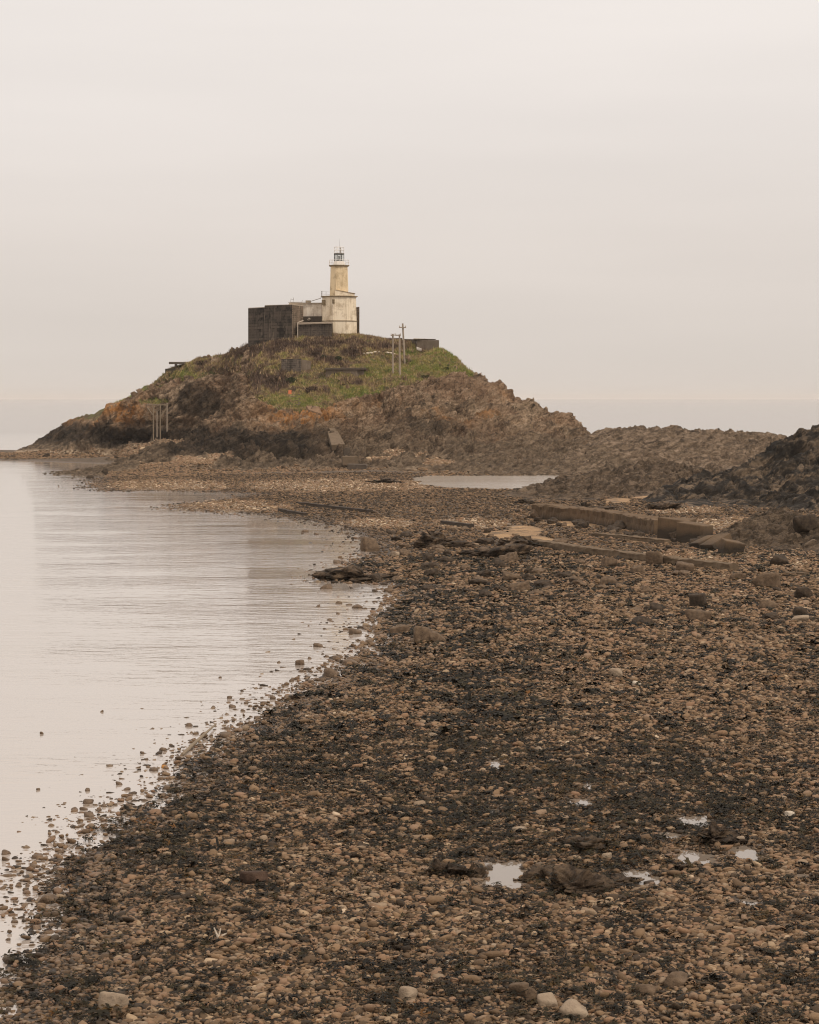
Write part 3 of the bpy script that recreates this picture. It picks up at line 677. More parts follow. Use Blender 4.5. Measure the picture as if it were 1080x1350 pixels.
# ------------------------------------------------------------------ camera and ray probe
cam = bpy.data.cameras.new('camera'); co = bpy.data.objects.new('camera', cam); COL.objects.link(co); S.camera = co
co.location = (0, 0, CAMZ); co.rotation_euler = (R(90), 0, 0)
cam.sensor_fit = 'VERTICAL'; cam.sensor_height = 36.0; cam.sensor_width = 28.8; cam.lens = F / 1350 * 36.0
cam.shift_y = -150.0 / 1350.0; cam.clip_start = 0.5; cam.clip_end = 60000

bpy.context.view_layer.update()
DG = bpy.context.evaluated_depsgraph_get()
WATERS = ('sea', 'tide_pool', 'lagoon_pool', 'seabed')
def hit(px, py, water=False):
    """The ground point seen at a photo pixel."""
    o = Vector((0, 0, CAMZ)); d = Vector(((px - CX) / F, 1, (HZ - py) / F)).normalized()
    q = o.copy()
    for _ in range(8):
        ok, loc, nrm, idx, ob, _m = S.ray_cast(DG, q, d)
        if not ok: return Vector((*G(px, py), 0))
        if water or not ob.name.startswith(WATERS): return loc
        q = loc + d * 0.02
    return loc
def ground(x, y):
    q = Vector((x, y, 80))
    for _ in range(8):
        ok, loc, nrm, idx, ob, _m = S.ray_cast(DG, q, Vector((0, 0, -1)))
        if not ok: return 0.0
        if not ob.name.startswith(WATERS): return loc.z
        q = loc - Vector((0, 0, 0.02))
    return loc.z

# ------------------------------------------------------------------ the buildings on the island
M_CREAM = m_plaster('weathered_whitewash', (0.8, 0.69, 0.53), (0.46, 0.34, 0.21), 0.75)
M_UPPER = m_plaster('stained_whitewash', (0.74, 0.59, 0.385), (0.43, 0.31, 0.17), 0.9)
M_WHITE = m_plain('white_paint', (0.76, 0.7, 0.62), 0.6, 0.06)
M_BAND = m_plaster('mossy_ledge', (0.25, 0.19, 0.12), (0.13, 0.1, 0.06), 0.8)
M_FORT = m_masonry('dark_masonry', (0.03, 0.026, 0.023), (0.062, 0.05, 0.041), (0.125, 0.098, 0.075), 1.15, .55)
M_FORTL = m_masonry('brown_masonry', (0.15, 0.115, 0.085), (0.19, 0.145, 0.105), (0.24, 0.18, 0.13))
M_CONC = m_concrete('weathered_concrete', (0.2, 0.155, 0.115), (0.075, 0.057, 0.042))
M_CONCD = m_concrete('dark_concrete', (0.11, 0.085, 0.064), (0.04, 0.031, 0.025))
M_CAP = m_plain('pale_coping', (0.45, 0.38, 0.3), 0.85, 0.2)
M_METAL = m_plain('grey_metal', (0.3, 0.27, 0.24), 0.5, 0.2)
M_DARK = m_plain('slit_shade', (0.015, 0.013, 0.012), 0.8, 0.2)
M_POLE = m_timber('grey_pole_timber', (0.42, 0.34, 0.26))
M_WOOD = m_timber('bleached_timber', (0.29, 0.225, 0.155))
M_OLD = m_timber('dark_timber', (0.07, 0.052, 0.038))

def oct_plan(cx, cy, r, a0=-62):
    return [(cx + r * math.sin(R(a0 + 45 * k)), cy - r * math.cos(R(a0 + 45 * k))) for k in range(8)]

D0 = 435.0
LX, LY = XD(446.5, D0), D0 + 3.2
def lz(py): return ZD(py, D0)
t = empty('lighthouse', (LX, LY, 23.6)); tag(t, 'cream octagonal lighthouse in two tiers with a glazed lantern, on top of the island', 'lighthouse')
def off(o):                                             # parts are modelled in place: hang them under the thing without moving them
    o.parent = t; o.matrix_parent_inverse = Matrix.Translation(t.location).inverted(); return o
def sub(o, par):
    o.parent = par; o.matrix_parent_inverse = (par.matrix_parent_inverse @ Matrix.Identity(4)).inverted() if False else Matrix.Identity(4); return o
def O(r, a0=-62): return oct_plan(LX, LY, r, a0)
mb = MB(); mb.prism(O(3.68), 21.5, lz(423.2), O(3.6)); mb.prism(O(3.56), lz(422.4), lz(391), O(3.42)); low = off(mb.build('lower_tower', M_CREAM))
off(MB().prism(O(3.74), lz(423.2), lz(422.4)).build('string_course', M_BAND))
off(MB().prism(O(3.47), lz(403.4), lz(402.9), O(3.47)).build('thin_band', M_BAND))
off(MB().prism(O(3.5), lz(391), lz(390.5), O(3.8)).prism(O(3.82), lz(390.5), lz(389.6), O(3.7)).build('lower_gallery', M_BAND))
off(MB().prism(O(1.9), lz(389.6), lz(350.2), O(1.72)).build('upper_tower', M_UPPER))
off(MB().prism(O(1.8), lz(350.2), lz(349.6), O(2.05)).prism(O(2.08), lz(349.6), lz(348.4)).build('upper_gallery', M_BAND))
ax0, ax1 = XD(442, D0), XD(467, D0)
ann = MB(); yy0, yy1 = LY - 2.75, LY - 0.9
ann.prism([(ax0, yy0), (ax1, yy0 + 1.2), (ax1, yy1 + 1.4), (ax0, yy1)], lz(389.6), [lz(382), lz(386.6), lz(386.6), lz(380.5)])
ann = off(ann.build('lean_to', M_CREAM))
rf = MB().prism([(ax0 - .1, yy0 - .12), (ax1 + .15, yy0 + 1.05), (ax1 + .15, yy1 + 1.4), (ax0 - .1, yy1)], [lz(382) + .01, lz(386.6) + .01, lz(386.6) + .01, lz(380.5) + .01], [lz(381.5), lz(386.1), lz(386.1), lz(379.9)]).build('roof', m_plaster('stained_roof', (0.46, 0.35, 0.21), (0.27, 0.19, 0.11), .8))
rf.parent = ann; rf.matrix_parent_inverse = Matrix.Identity(4)
off(MB().prism(O(1.25), lz(348.4), lz(343), O(1.02)).build('lantern_base', M_WHITE))
lan = MB()
pl = O(0.98)
for p in pl: lan.tube((p[0], p[1], lz(343)), (p[0], p[1], lz(333.4)), 0.05, 6)
for zz, h in ((lz(343), .12), (lz(333.6), .2)):
    for i in range(8):
        a, b = pl[i], pl[(i + 1) % 8]; lan.tube((*a, zz), (*b, zz), h / 2, 5)
lant = off(lan.build('lantern', m_plain('lantern_frame', (0.1, 0.1, 0.095), 0.5, 0.2)))
gl = N('lantern_glass'); gl.b.inputs['Transmission Weight'].default_value = 0.75; gl.b.inputs['IOR'].default_value = 1.12
gm = gl.done((0.86, 0.88, 0.86), 0.1)
g = MB().prism(O(0.93), lz(343), lz(333.4)).build('glazing', gm); g.parent = lant
g = MB().prism(oct_plan(LX, LY, .2), lz(343), lz(336)).build('lamp_optic', m_plain('lamp_body', (0.06, 0.06, 0.06), 0.4)); g.parent = lant
g = MB().prism(O(1.05), lz(333.2), lz(332.3)).build('roof_plate', M_METAL); g.parent = lant
cg = MB(); pc = O(0.98)
for p in pc: cg.tube((p[0], p[1], lz(332.3)), (p[0], p[1], lz(324.3)), 0.05, 5)
for zz in (lz(328.3), lz(324.3)):
    for i in range(8): cg.tube((*pc[i], zz), (*pc[(i + 1) % 8], zz), 0.05, 5)
off(cg.build('roof_railing', m_plain('pale_rail', (0.85, 0.82, 0.78), 0.5, 0.1)))
off(MB().tube((LX + .25, LY, lz(332.3)), (LX + .25, LY, lz(325)), 0.09, 6).build('mast', M_METAL))
off(MB().tube((LX + .1, LY, lz(332.3)), (LX + .1, LY, lz(314)), 0.03, 5, 0.015).build('antenna', M_METAL))
rl = MB(); pr = O(2.0)
for i in range(8):
    a, b = pr[i], pr[(i + 1) % 8]
    for f in (0, .5): rl.tube((a[0] + (b[0] - a[0]) * f, a[1] + (b[1] - a[1]) * f, lz(348.4)), (a[0] + (b[0] - a[0]) * f, a[1] + (b[1] - a[1]) * f, lz(341.3)), 0.022, 4)
    for zz in (lz(341.4), lz(344.8)): rl.tube((*a, zz), (*b, zz), 0.022, 4)
off(rl.build('gallery_railing', m_plain('thin_pale_rail', (0.85, 0.8, 0.75), 0.5, 0.1)))
rl = MB(); pr = O(3.62)
for i in (6, 7):
    a, b = pr[i], pr[(i + 1) % 8]
    for f in (0, .5, 1): rl.tube((a[0] + (b[0] - a[0]) * f, a[1] + (b[1] - a[1]) * f, lz(389.6)), (a[0] + (b[0] - a[0]) * f, a[1] + (b[1] - a[1]) * f, lz(382.8)), 0.025, 4)
    for zz in (lz(383), lz(386.2)): rl.tube((*a, zz), (*b, zz), 0.02, 4)
off(rl.build('lower_railing', M_METAL))
w_ = MB().box((LX - 2.9, LY - 2.0, lz(398.5)), (.55, .5, 1.0), Matrix.Rotation(R(-40), 3, 'Z')).build('window', M_BAND); off(w_)
off(MB().box((XD(439.7, D0), LY - 3.28, lz(397.5)), (.45, .2, .8), Matrix.Rotation(R(-40), 3, 'Z')).build('window', M_BAND))

# the fort round it
def wall_plan(L): return [(XD(px, d), d) for px, d in L]
t = empty('fort', (XD(360, 438), 438, 23)); tag(t, 'dark stone blockhouse with tall windowless walls on the left of the lighthouse', 'fort')
off(MB().prism(wall_plan([(327.3, 441), (349.6, 437), (349.6, 452), (327.3, 452)]), 18, ZD(406.3, 440)).build('wing_wall', M_FORT))
off(MB().prism(wall_plan([(327.6, 441.4), (349.4, 437.4), (349.4, 451.5), (327.6, 451.5)]), ZD(406.3, 440), ZD(405.4, 440)).build('wing_roof', M_CAP))
off(MB().prism(wall_plan([(348.9, 435.5), (385, 431.5), (386, 433), (386, 452), (348.9, 452)]), 18, ZD(402.3, 433)).build('main_wall', M_FORT))
off(MB().prism(wall_plan([(385.05, 431.55), (399.8, 437), (399.8, 452), (386.02, 452), (386.02, 433)]), 20, ZD(402.5, 433)).build('return_wall', M_FORTL))
off(MB().prism(wall_plan([(349.4, 436.2), (384.8, 432.3), (399.4, 437.5), (399.4, 451), (349.4, 451)]), ZD(402.2, 433) - .0, ZD(401.4, 433)).build('parapet_coping', M_CAP))
off(MB().prism(wall_plan([(380, 446), (470, 446), (474, 444), (474, 452), (380, 452)]), 20, ZD(404.4, 444)).build('rear_wall', M_FORTL))

t = empty('keepers_house', (XD(412, 438), 438, 24)); tag(t, 'low whitewashed building with a flat roof wedged between the fort and the lighthouse', 'building')
off(MB().prism(wall_plan([(381, 440), (426, 439), (426, 446), (381, 445.9)]), ZD(417, 439), ZD(400, 439)).build('wall', m_plaster('rusty_whitewash', (0.85, 0.76, 0.64), (0.4, 0.29, 0.19), 0.6)))
off(MB().prism(wall_plan([(381, 439.6), (426, 438.6), (426, 446), (381, 446)]), ZD(400, 439), ZD(399, 439)).build('roof', M_CAP))
off(MB().prism(wall_plan([(399, 439.4), (426, 438.6), (426, 445), (399, 445)]), 22, ZD(417, 439)).build('plinth', M_CONCD))
off(MB().box((XD(406.5, 440), 440, ZD(397.6, 440)), (1.0, .8, .42)).build('roof_box', M_BAND))
m = MB(); m.tube((XD(380, 439), 438.8, ZD(398.6, 439)), (XD(409, 439), 438.8, ZD(398.2, 439)), .06, 6); m.tube((XD(409, 439), 438.9, ZD(397.5, 439)), (XD(423.5, 439), 438.4, ZD(393.2, 439)), .07, 6)
off(m.build('pipe', M_METAL))
m = MB()
for a, b in ((383, 393.5), (386.5, 392.2), (398, 395.4)): m.tube((XD(a, 440), 440, ZD(399, 440)), (XD(a + .8, 440), 440, ZD(b, 440)), .035, 5)
m.tube((XD(383, 440), 440, ZD(399, 440)), (XD(398.8, 440), 440, ZD(399, 440)), .03, 5); m.tube((XD(383.5, 440), 440, ZD(394.5, 440)), (XD(387.3, 440), 440, ZD(395, 440)), .03, 5)
off(m.build('aerial', M_METAL))
off(MB().tube((XD(406.5, 438.9), 438.9, ZD(422, 439)), (XD(408.4, 438.9), 438.7, ZD(420, 439)), .25, 8).build('vent_pipe', M_CAP))

t = empty('stone_shed', (XD(416, 433), 433, 23.8)); tag(t, 'low dark stone shed with a pale flat roof at the foot of the lighthouse', 'shed')
off(MB().prism(wall_plan([(393.6, 432.2), (437.6, 431.2), (437.6, 436), (393.6, 436)]), 21.8, ZD(427, 432)).build('wall', m_masonry('shed_stone', (0.062, 0.05, 0.042), (0.088, 0.07, 0.057), (0.12, 0.094, 0.074))))
off(MB().prism(wall_plan([(392.8, 431.8), (438.4, 430.8), (436.4, 436), (395, 436)]), [ZD(428, 432), ZD(427, 432), ZD(425.2, 432), ZD(426, 432)], [ZD(426.6, 432), ZD(425.4, 432), ZD(423.4, 432), ZD(424.2, 432)]).build('roof', m_concrete('pale_roof', (0.33, 0.265, 0.205), (0.13, 0.1, 0.076))))
off(MB().prism(wall_plan([(433.4, 431.2), (434.2, 431.1), (434.2, 431.5), (433.4, 431.6)]), 22, ZD(427, 432)).build('corner_post', M_CONC))
m = MB(); m.tube((XD(392.6, 431.6), 431.6, 22.5), (XD(392.6, 431.6), 431.6, ZD(425.4, 432)), .09, 6); m.tube((XD(392.6, 431.6), 431.6, ZD(425.4, 432)), (XD(400, 433), 433, ZD(422.6, 433)), .09, 6)
off(m.build('downpipe', M_CAP))

# ------------------------------------------------------------------ relics on the slope
def on(px, py): return hit(px, py)
p = on(564, 458)
t = empty('gun_battery', p); tag(t, 'pale ruined concrete battery block on the right shoulder of the island top', 'ruin')
off(MB().prism(wall_plan([(549.5, 430), (578.5, 428), (579, 434), (549.5, 434)]), 19.5, [ZD(448, 430), ZD(448.5, 429), ZD(448, 430), ZD(447, 430)]).build('block', M_CONC))
off(MB().prism(wall_plan([(531, 433.6), (549.4, 430.2), (549.4, 433.8), (531, 436.8)]), 19.5, [ZD(447, 432), ZD(447.6, 431), ZD(447, 432), ZD(446, 433)]).build('side_wall', M_CONCD))
off(MB().prism(wall_plan([(545, 429.5), (575, 429.3), (574, 434), (546, 434)]), ZD(447.4, 430), [ZD(446.6, 430), ZD(447, 430), ZD(446.2, 430), ZD(445.4, 430)]).build('capping', M_BAND))
off(MB().prism(wall_plan([(549.3, 429.8), (556, 429.4), (556, 429.9), (549.3, 430.3)]), ZD(463, 430), [ZD(457, 430), ZD(459.5, 430), ZD(459.5, 430), ZD(457, 430)]).build('footing', M_WHITE))
t = empty('retaining_wall', (XD(520, 436), 436, 22)); tag(t, 'low dark retaining wall running behind the telegraph poles towards the battery block', 'wall')
off(MB().prism(wall_plan([(505, 437), (530.5, 434), (530.5, 435), (505, 438)]), 20.5, [ZD(446.5, 437), ZD(445.6, 434), ZD(445.4, 434), ZD(446.2, 437)]).build('wall_face', M_CONCD))

p = on(456, 493)
t = empty('pillbox', p); tag(t, 'long low concrete pillbox with a dark overhanging roof set in the grassy slope', 'bunker')
d = p.y
off(MB().prism(wall_plan([(429.5, d), (470, d - .6), (480, d + .6), (480, d + 4), (429.5, d + 4)]), p.z - 1.6, ZD(487.4, d)).build('wall', M_CONC))
off(MB().prism(wall_plan([(428.6, d - .5), (482, d - .9), (484, d + 4.4), (430, d + 4.4)]), ZD(487.4, d), [ZD(485.6, d), ZD(485.2, d), ZD(484, d), ZD(484.2, d)]).build('roof', M_CONCD))
off(MB().box((XD(443.4, d), d - .23, ZD(493.4, d)), (.85, .14, .42)).build('loophole', M_DARK))  # solid near-black box; the slit's inner shade is put into its colour

p = on(388, 488); d = p.y
t = empty('ruined_wall', p); tag(t, 'grey ruined stone wall standing in the slope below the fort', 'ruin')
off(MB().prism(wall_plan([(371, d), (397, d - .3), (397, d + 1), (371, d + 1)]), p.z - 1.5, [ZD(473.5, d), ZD(472.8, d), ZD(472.8, d), ZD(473.5, d)]).build('wall', m_masonry('ruin_stone', (0.078, 0.064, 0.053), (0.11, 0.09, 0.073), (0.15, 0.12, 0.097))))
off(MB().prism(wall_plan([(397.1, d + .1), (410, d + .6), (410, d + 1.4), (397.1, d + 1.1)]), p.z - 1.2, [ZD(473.6, d), ZD(476, d), ZD(476, d), ZD(473.6, d)]).build('return_wall', M_CONC))

p = on(232, 487); d = p.y + .3
t = empty('searchlight_shelter', p); tag(t, 'flat concrete slab roof on a short post jutting from the left skyline of the island', 'shelter')
off(MB().prism(wall_plan([(222.8, d - 1), (262, d - 1.5), (262, d + 3), (223.5, d + 3)]), [ZD(480.2, d), ZD(479.8, d), ZD(479.6, d), ZD(479.6, d)], [ZD(477.4, d), ZD(477.8, d), ZD(477, d), ZD(476.8, d)]).build('roof', M_CONCD))
off(MB().prism(wall_plan([(230.3, d - .4), (233.8, d - .4), (233.8, d + .3), (230.3, d + .3)]), ZD(488, d), ZD(480.1, d)).build('post', M_CONC))
off(MB().prism(wall_plan([(217.8, d), (231, d - .5), (231, d + 2.2), (218.5, d + 2.2)]), ZD(497, d), [ZD(486.3, d), ZD(485.4, d), ZD(485.4, d), ZD(486, d)]).build('base', m_concrete('mossy_concrete', (0.095, 0.08, 0.052), (0.035, 0.03, 0.022))))
off(MB().prism(wall_plan([(243, d + .2), (262, d - .6), (262, d + 2.6), (243, d + 2.6)]), ZD(490, d), ZD(479.7, d)).build('back_wall', M_CONCD))

# telegraph poles
def pole(px0, py0, px1, py1, arms, label):
    b = on(px0, py0); dd = b.y; z1 = ZD(py1, dd)
    t_ = empty('telegraph_pole', b); tag(t_, label, 'pole', 'telegraph poles on the island')
    top = Vector((XD(px1, dd), dd, z1))
    s = MB().tube((0, 0, -.8), top - b, .2, 8, .15).build('pole', M_POLE, t_)
    for (a, c, yy) in arms:
        z = ZD(yy, dd) - b.z
        arm = MB().box(((XD((a + c) / 2, dd) - b.x), -.22, z), ((c - a) / F * dd, .14, .2)).build('crossarm', M_POLE, t_)
        for q in (a + .6, c - .6):
            MB().tube((XD(q, dd) - b.x, -.22, z + .09), (XD(q, dd) - b.x, -.22, z + .34), .06, 6).build('insulator', M_CAP, arm)
    return t_
pole(518.2, 492, 518.0, 440.2, [(515.2, 520.4, 442.2)], 'grey telegraph pole nearer the lighthouse in the linked pair')
pole(527.3, 495, 526.8, 440.8, [(521.2, 528.6, 442.0)], 'grey telegraph pole standing lowest on the slope, right one of the linked pair')
pole(534.0, 477, 531.0, 426.4, [(526.2, 535.4, 431.7)], 'tallest telegraph pole, leaning with a cross-shaped top, nearest the battery block')

# landing frame
p0 = on(203, 583)
t = empty('landing_frame', p0); tag(t, 'pale timber landing frame of tall posts and braces on the shingle under the left cliff', 'frame')
fd = p0.y
for (px, a, b, dd, mm) in ((202.4, 533, 586, 0, M_WOOD), (207.2, 541, 586, 2.2, M_POLE), (211.5, 533, 584, 0, M_WOOD), (220.4, 531, 580, 2.6, M_POLE)):
    y = fd + dd; off(MB().tube((XD(px, y), y, ZD(b, y) - .8), (XD(px, y), y, ZD(a, y)), .12, 8).build('post', mm))
for (a, b, c, e_, dd) in ((193.6, 536.8, 201.6, 547, .1), (220, 537, 211.6, 550.5, .1), (208, 556.5, 211.5, 553, 1.1)):
    off(MB().tube((XD(a, fd + dd), fd + dd, ZD(b, fd)), (XD(c, fd), fd, ZD(e_, fd)), .11, 6).build('brace', M_WOOD))
for (a, c, y_, dd) in ((194, 221, 533.6, .2), (203, 208, 541.5, 1.2)):
    off(MB().box((XD((a + c) / 2, fd), fd + dd, ZD(y_, fd)), ((c - a) / F * fd, .2, .22)).build('beam', M_WOOD))

# orange marker
p = on(382.4, 524)
t = empty('warning_sign', p); tag(t, 'small orange warning board on a post on the green path up the slope', 'sign')
MB().tube((0, 0, -.3), (0, 0, 1.0), .05, 6).build('post', M_POLE, t)
MB().box((0, -.07, .95), (.56, .06, .72)).build('board', m_plain('orange_paint', (0.68, 0.2, 0.09), 0.6, 0.06), t)
# steps in the turf path
t = empty('stone_steps', on(391, 534)); tag(t, 'worn stone steps climbing the green slope beside the orange board', 'steps')
for k in range(7):
    q = on(389.6 + k * .35 * (-1)**k + (6 - k) * .5, 536.5 - k * 2.6)
    off(MB().box(q + Vector((0, .2, .02)), (1.1, .5, .3), Matrix.Rotation(R(6 * (-1)**k), 3, 'Z')).build('step', M_CONC, bevel=.04))

def rock_obj(name, pos, size, seed, mat, label, cat='rock', group=None, sub_=4, p=9.0, rough=.05, yaw=0.0, tilt=(0, 0), sink=.3, planes=11):
    V, Fc = stone(seed, sub_, p, planes, rough)
    V = V * np.array(size) * .5
    rot = np.array(Matrix.Rotation(yaw, 3, 'Z') @ Matrix.Rotation(tilt[0], 3, 'X') @ Matrix.Rotation(tilt[1], 3, 'Y'))
    V = V @ rot.T
    o = mesh_np(name, V, Fc, mat)
    o.location = Vector(pos) + Vector((0, 0, (0.5 - sink) * size[2]))
    return tag(o, label, cat, group)

M_RUB = m_boulder('pale_rubble', (0.4, 0.32, 0.24), (0.66, 0.57, 0.46), 2.0)
for k, (px, py, w) in enumerate([(480, 466.6, 4), (484.5, 466.6, 5), (489, 466, 6), (494.5, 465, 5.5), (500, 464.6, 4), (511, 465.4, 5), (515, 466.2, 5), (519.5, 467.2, 4.5), (523, 467.6, 3)]):
    q = on(px, py); s = w / F * q.y
    rock_obj('rubble_block', q, (s, s * .7, s * .55), 300 + k, M_RUB, 'pale rubble block lying in a broken row on the upper slope near the poles', 'rubble', 'pale rubble blocks on the upper slope', 2, 10)

# concrete remains at the foot of the island
M_SLAB = m_concrete('slab_concrete', (0.17, 0.122, 0.08), (0.07, 0.05, 0.034), 1.2, .5)
def slab(name, corners_px, thick, mat, label, cat):
    """A thick slab lying on the rock, its four upper corners sighted from the headland."""
    c = [on(a, b) + Vector((0, -.15, .25)) for a, b in corners_px]
    n = (c[1] - c[0]).cross(c[3] - c[0]).normalized(); n = n if n.z > 0 else -n
    ctr = sum(c, Vector()) / 4
    vs = [v - ctr + n * .2 for v in c] + [v - ctr - n * thick for v in c]
    o = MB().add(vs, [(0, 1, 2, 3), (7, 6, 5, 4), (0, 4, 5, 1), (1, 5, 6, 2), (2, 6, 7, 3), (3, 7, 4, 0)]).build(name, mat, None, .05)
    o.location = ctr; return tag(o, label, cat)
a_, b_ = on(436.6, 566) + Vector((0, .3, .05)), on(446, 587) + Vector((0, .1, -.1))
ax_ = (b_ - a_); L_ = ax_.length; ax_ = ax_.normalized(); sx_ = ax_.cross(Vector((0, -.35, 1))).normalized(); nz_ = sx_.cross(ax_)
nz_ = nz_ if nz_.z > 0 else -nz_
vs = [p_ + sx_ * w_ * u_ + nz_ * h_ for h_ in (-.8, .25) for (p_, w_) in ((a_, .8), (b_, 1.15)) for u_ in (-1, 1)]
c_ = sum(vs, Vector()) / 8
o = MB().add([v - c_ for v in vs], [(0, 1, 3, 2), (4, 5, 7, 6), (0, 1, 5, 4), (2, 3, 7, 6), (0, 2, 6, 4), (1, 3, 7, 5)]).build('leaning_slab', M_SLAB, None, .05)
o.location = c_; tag(o, 'long tan concrete slab leaning down the rocks below the path', 'slab')
slab('concrete_ledge', [(407, 543.5), (425, 549), (420, 539), (404, 538)], 1.0, m_concrete('rusty_concrete', (0.25, 0.155, 0.09), (0.1, 0.065, 0.045)), 'flat rusty concrete ledge ending the path above the leaning slab', 'slab')
def block(name, px, py, w, h, depth, mat, label, yaw=0.0, roll=0.0, cat='block', bev=.08):
    q = on(px, py); s = q.y / F
    m_ = Matrix.Rotation(yaw, 3, 'Z') @ Matrix.Rotation(roll, 3, 'Y')
    o = MB().box((0, 0, 0), (w * s, depth, h * s + .5), m_).build(name, mat, None, bev)
    o.location = q + Vector((0, depth * .3, h * s * .5 - .25)); return tag(o, label, cat)
block('concrete_block', 454, 599, 13, 9, 2.0, M_CONCD, 'dark concrete stub directly under the foot of the leaning slab', .2, .05)
block('concrete_block', 461, 609.5, 20, 8, 2.2, M_SLAB, 'tan concrete block below the leaning slab, upper of two at the rock foot', .1, -.02)
block('concrete_block', 471, 618, 25, 6, 3.0, M_CONCD, 'lowest dark concrete block lying on the shingle at the foot of the island', -.05, .02)

# ------------------------------------------------------------------ sea wall remains on the right
def wall_seg(name, path, w, h, mat, label, cat='wall', jit=.05, seed=1, cap=None):
    """A weathered wall along ground points [(x, y)], with slightly broken edges."""
    P = [Vector((x, y, ground(x, y))) for x, y in path]
    n = 40; L = [0]
    for i in range(1, len(P)): L.append(L[-1] + (P[i] - P[i - 1]).length)
    V, Fc = [], []
    prof = [(-.5, -.9), (-.5, .0), (-.47, .55), (-.5, .93), (-.44, 1.0), (0, 1.02), (.44, 1.0), (.5, .93), (.5, -.9)]
    n = max(6, int(L[-1] / .35))
    for i in range(n + 1):
        s = L[-1] * i / n; k = max(j for j in range(len(L)) if L[j] <= s + 1e-9); k = min(k, len(P) - 2)
        f = (s - L[k]) / (L[k + 1] - L[k]); c = P[k].lerp(P[k + 1], f); d_ = (P[k + 1] - P[k]).normalized(); nn = Vector((d_.y, -d_.x, 0))
        for j, (a, b) in enumerate(prof):
            jx = fbm(s * .9, j * 1.7, 0, seed, 3) * jit; jz = fbm(s * .7, j * 1.3, 5, seed + 1, 3) * jit * (1.3 if b > 0 else 0)
            q = c + nn * (-a * w + float(jx)) ; V.append((q.x, q.y, c.z + b * h + float(jz)))
    m_ = len(prof)
    for i in range(n):
        for j in range(m_ - 1): Fc.append((i * m_ + j, i * m_ + j + 1, (i + 1) * m_ + j + 1, (i + 1) * m_ + j))
    me = bpy.data.meshes.new(name)
    Fc += [tuple(range(m_)), tuple(range(n * m_, (n + 1) * m_))[::-1]]
    ctr = sum(P, Vector()) / len(P)
    me.from_pydata([tuple(Vector(v) - ctr) for v in V], [], Fc)
    import bmesh
    bm = bmesh.new(); bm.from_mesh(me); bmesh.ops.recalc_face_normals(bm, faces=bm.faces); bm.to_mesh(me); bm.free()
    me.materials.append(mat)
    o = bpy.data.objects.new(name, me); COL.objects.link(o); o.location = ctr
    return tag(o, label, cat)
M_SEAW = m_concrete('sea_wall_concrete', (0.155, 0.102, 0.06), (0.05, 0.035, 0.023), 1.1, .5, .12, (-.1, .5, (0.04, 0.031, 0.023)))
def gp(px, py):
    q = hit(px, py); return (q.x, q.y)
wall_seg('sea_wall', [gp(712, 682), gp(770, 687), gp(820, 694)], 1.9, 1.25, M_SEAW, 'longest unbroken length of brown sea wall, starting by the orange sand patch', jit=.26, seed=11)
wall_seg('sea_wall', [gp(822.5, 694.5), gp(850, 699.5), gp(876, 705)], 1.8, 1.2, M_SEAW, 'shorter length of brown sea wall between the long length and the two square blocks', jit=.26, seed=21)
def tumbled(px, py, size, yaw, tilt, seed, label):
    q = hit(px, py)
    r_ = random.Random(seed); m_ = Matrix.Rotation(yaw, 3, 'Z') @ Matrix.Rotation(tilt[0], 3, 'X') @ Matrix.Rotation(tilt[1], 3, 'Y')
    mb_ = MB().box((0, 0, 0), size)
    mb_.v = [tuple(m_ @ Vector([c_ * r_.uniform(.86, 1.08) for c_ in v])) for v in mb_.v]
    o = mb_.build('sea_wall_block', M_SEAW, None, .09); tag(o, label, 'block', 'fallen blocks at the end of the sea wall')
    o.location = Vector((q.x, q.y + size[1] * .3, ground(q.x, q.y + size[1] * .3) + size[2] * .36)); return o
tumbled(893, 710, (2.6, 2.1, 1.9), R(-28), (0, R(3)), 401, 'square block of the broken sea wall, touching the standing wall')
tumbled(917, 715.5, (2.6, 2.1, 1.75), R(-30), (0, R(5)), 404, 'square block of the broken sea wall, second from the standing wall')
tumbled(930, 722, (2.0, 1.3, .8), R(30), (R(-8), R(-18)), 407, 'flat tilted slab fallen from the sea wall, between the square blocks and the outer chunks')
tumbled(946, 726, (2.2, 1.5, 1.05), R(38), (R(-6), R(-20)), 410, 'longer tilted chunk fallen from the sea wall, one before its outer end')
tumbled(965, 731, (1.6, 1.3, 1.2), R(15), (R(8), R(10)), 413, 'outermost small chunk fallen from the sea wall, nearest the brown hump')
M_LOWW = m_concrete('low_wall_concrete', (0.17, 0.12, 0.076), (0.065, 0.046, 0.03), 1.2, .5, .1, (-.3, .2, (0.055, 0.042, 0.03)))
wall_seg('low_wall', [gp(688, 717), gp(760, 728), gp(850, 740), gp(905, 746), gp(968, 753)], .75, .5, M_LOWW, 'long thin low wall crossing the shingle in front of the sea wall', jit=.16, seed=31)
wall_seg('low_wall', [gp(784, 707), gp(830, 711), gp(880, 717)], .6, .3, M_LOWW, 'short low kerb of concrete between the sea wall and the longer low wall', jit=.14, seed=41)
wall_seg('low_wall', [gp(1035, 758), gp(1062, 759)], .5, .2, M_LOWW, 'small pale concrete strip lying alone on the shingle at the right edge', jit=.05, seed=47)

# timber groynes in the shingle
def groyne(a, b, label, seed, h=.35):
    wall_seg('groyne_beam', [gp(*a), gp((a[0] + b[0]) / 2, (a[1] + b[1]) / 2 + .3), gp(*b)], .5, h, M_OLD, label, 'beam', .07, seed)
groyne((393, 665), (489, 676), 'long dark timber beam half buried in the pale shingle spit', 51, .3)
groyne((369, 674), (403, 680), 'short dark timber beam at the water edge of the shingle spit', 52, .3)
groyne((584, 691), (622, 696), 'dark timber beam lying in the shingle in the middle of the beach', 53, .35)

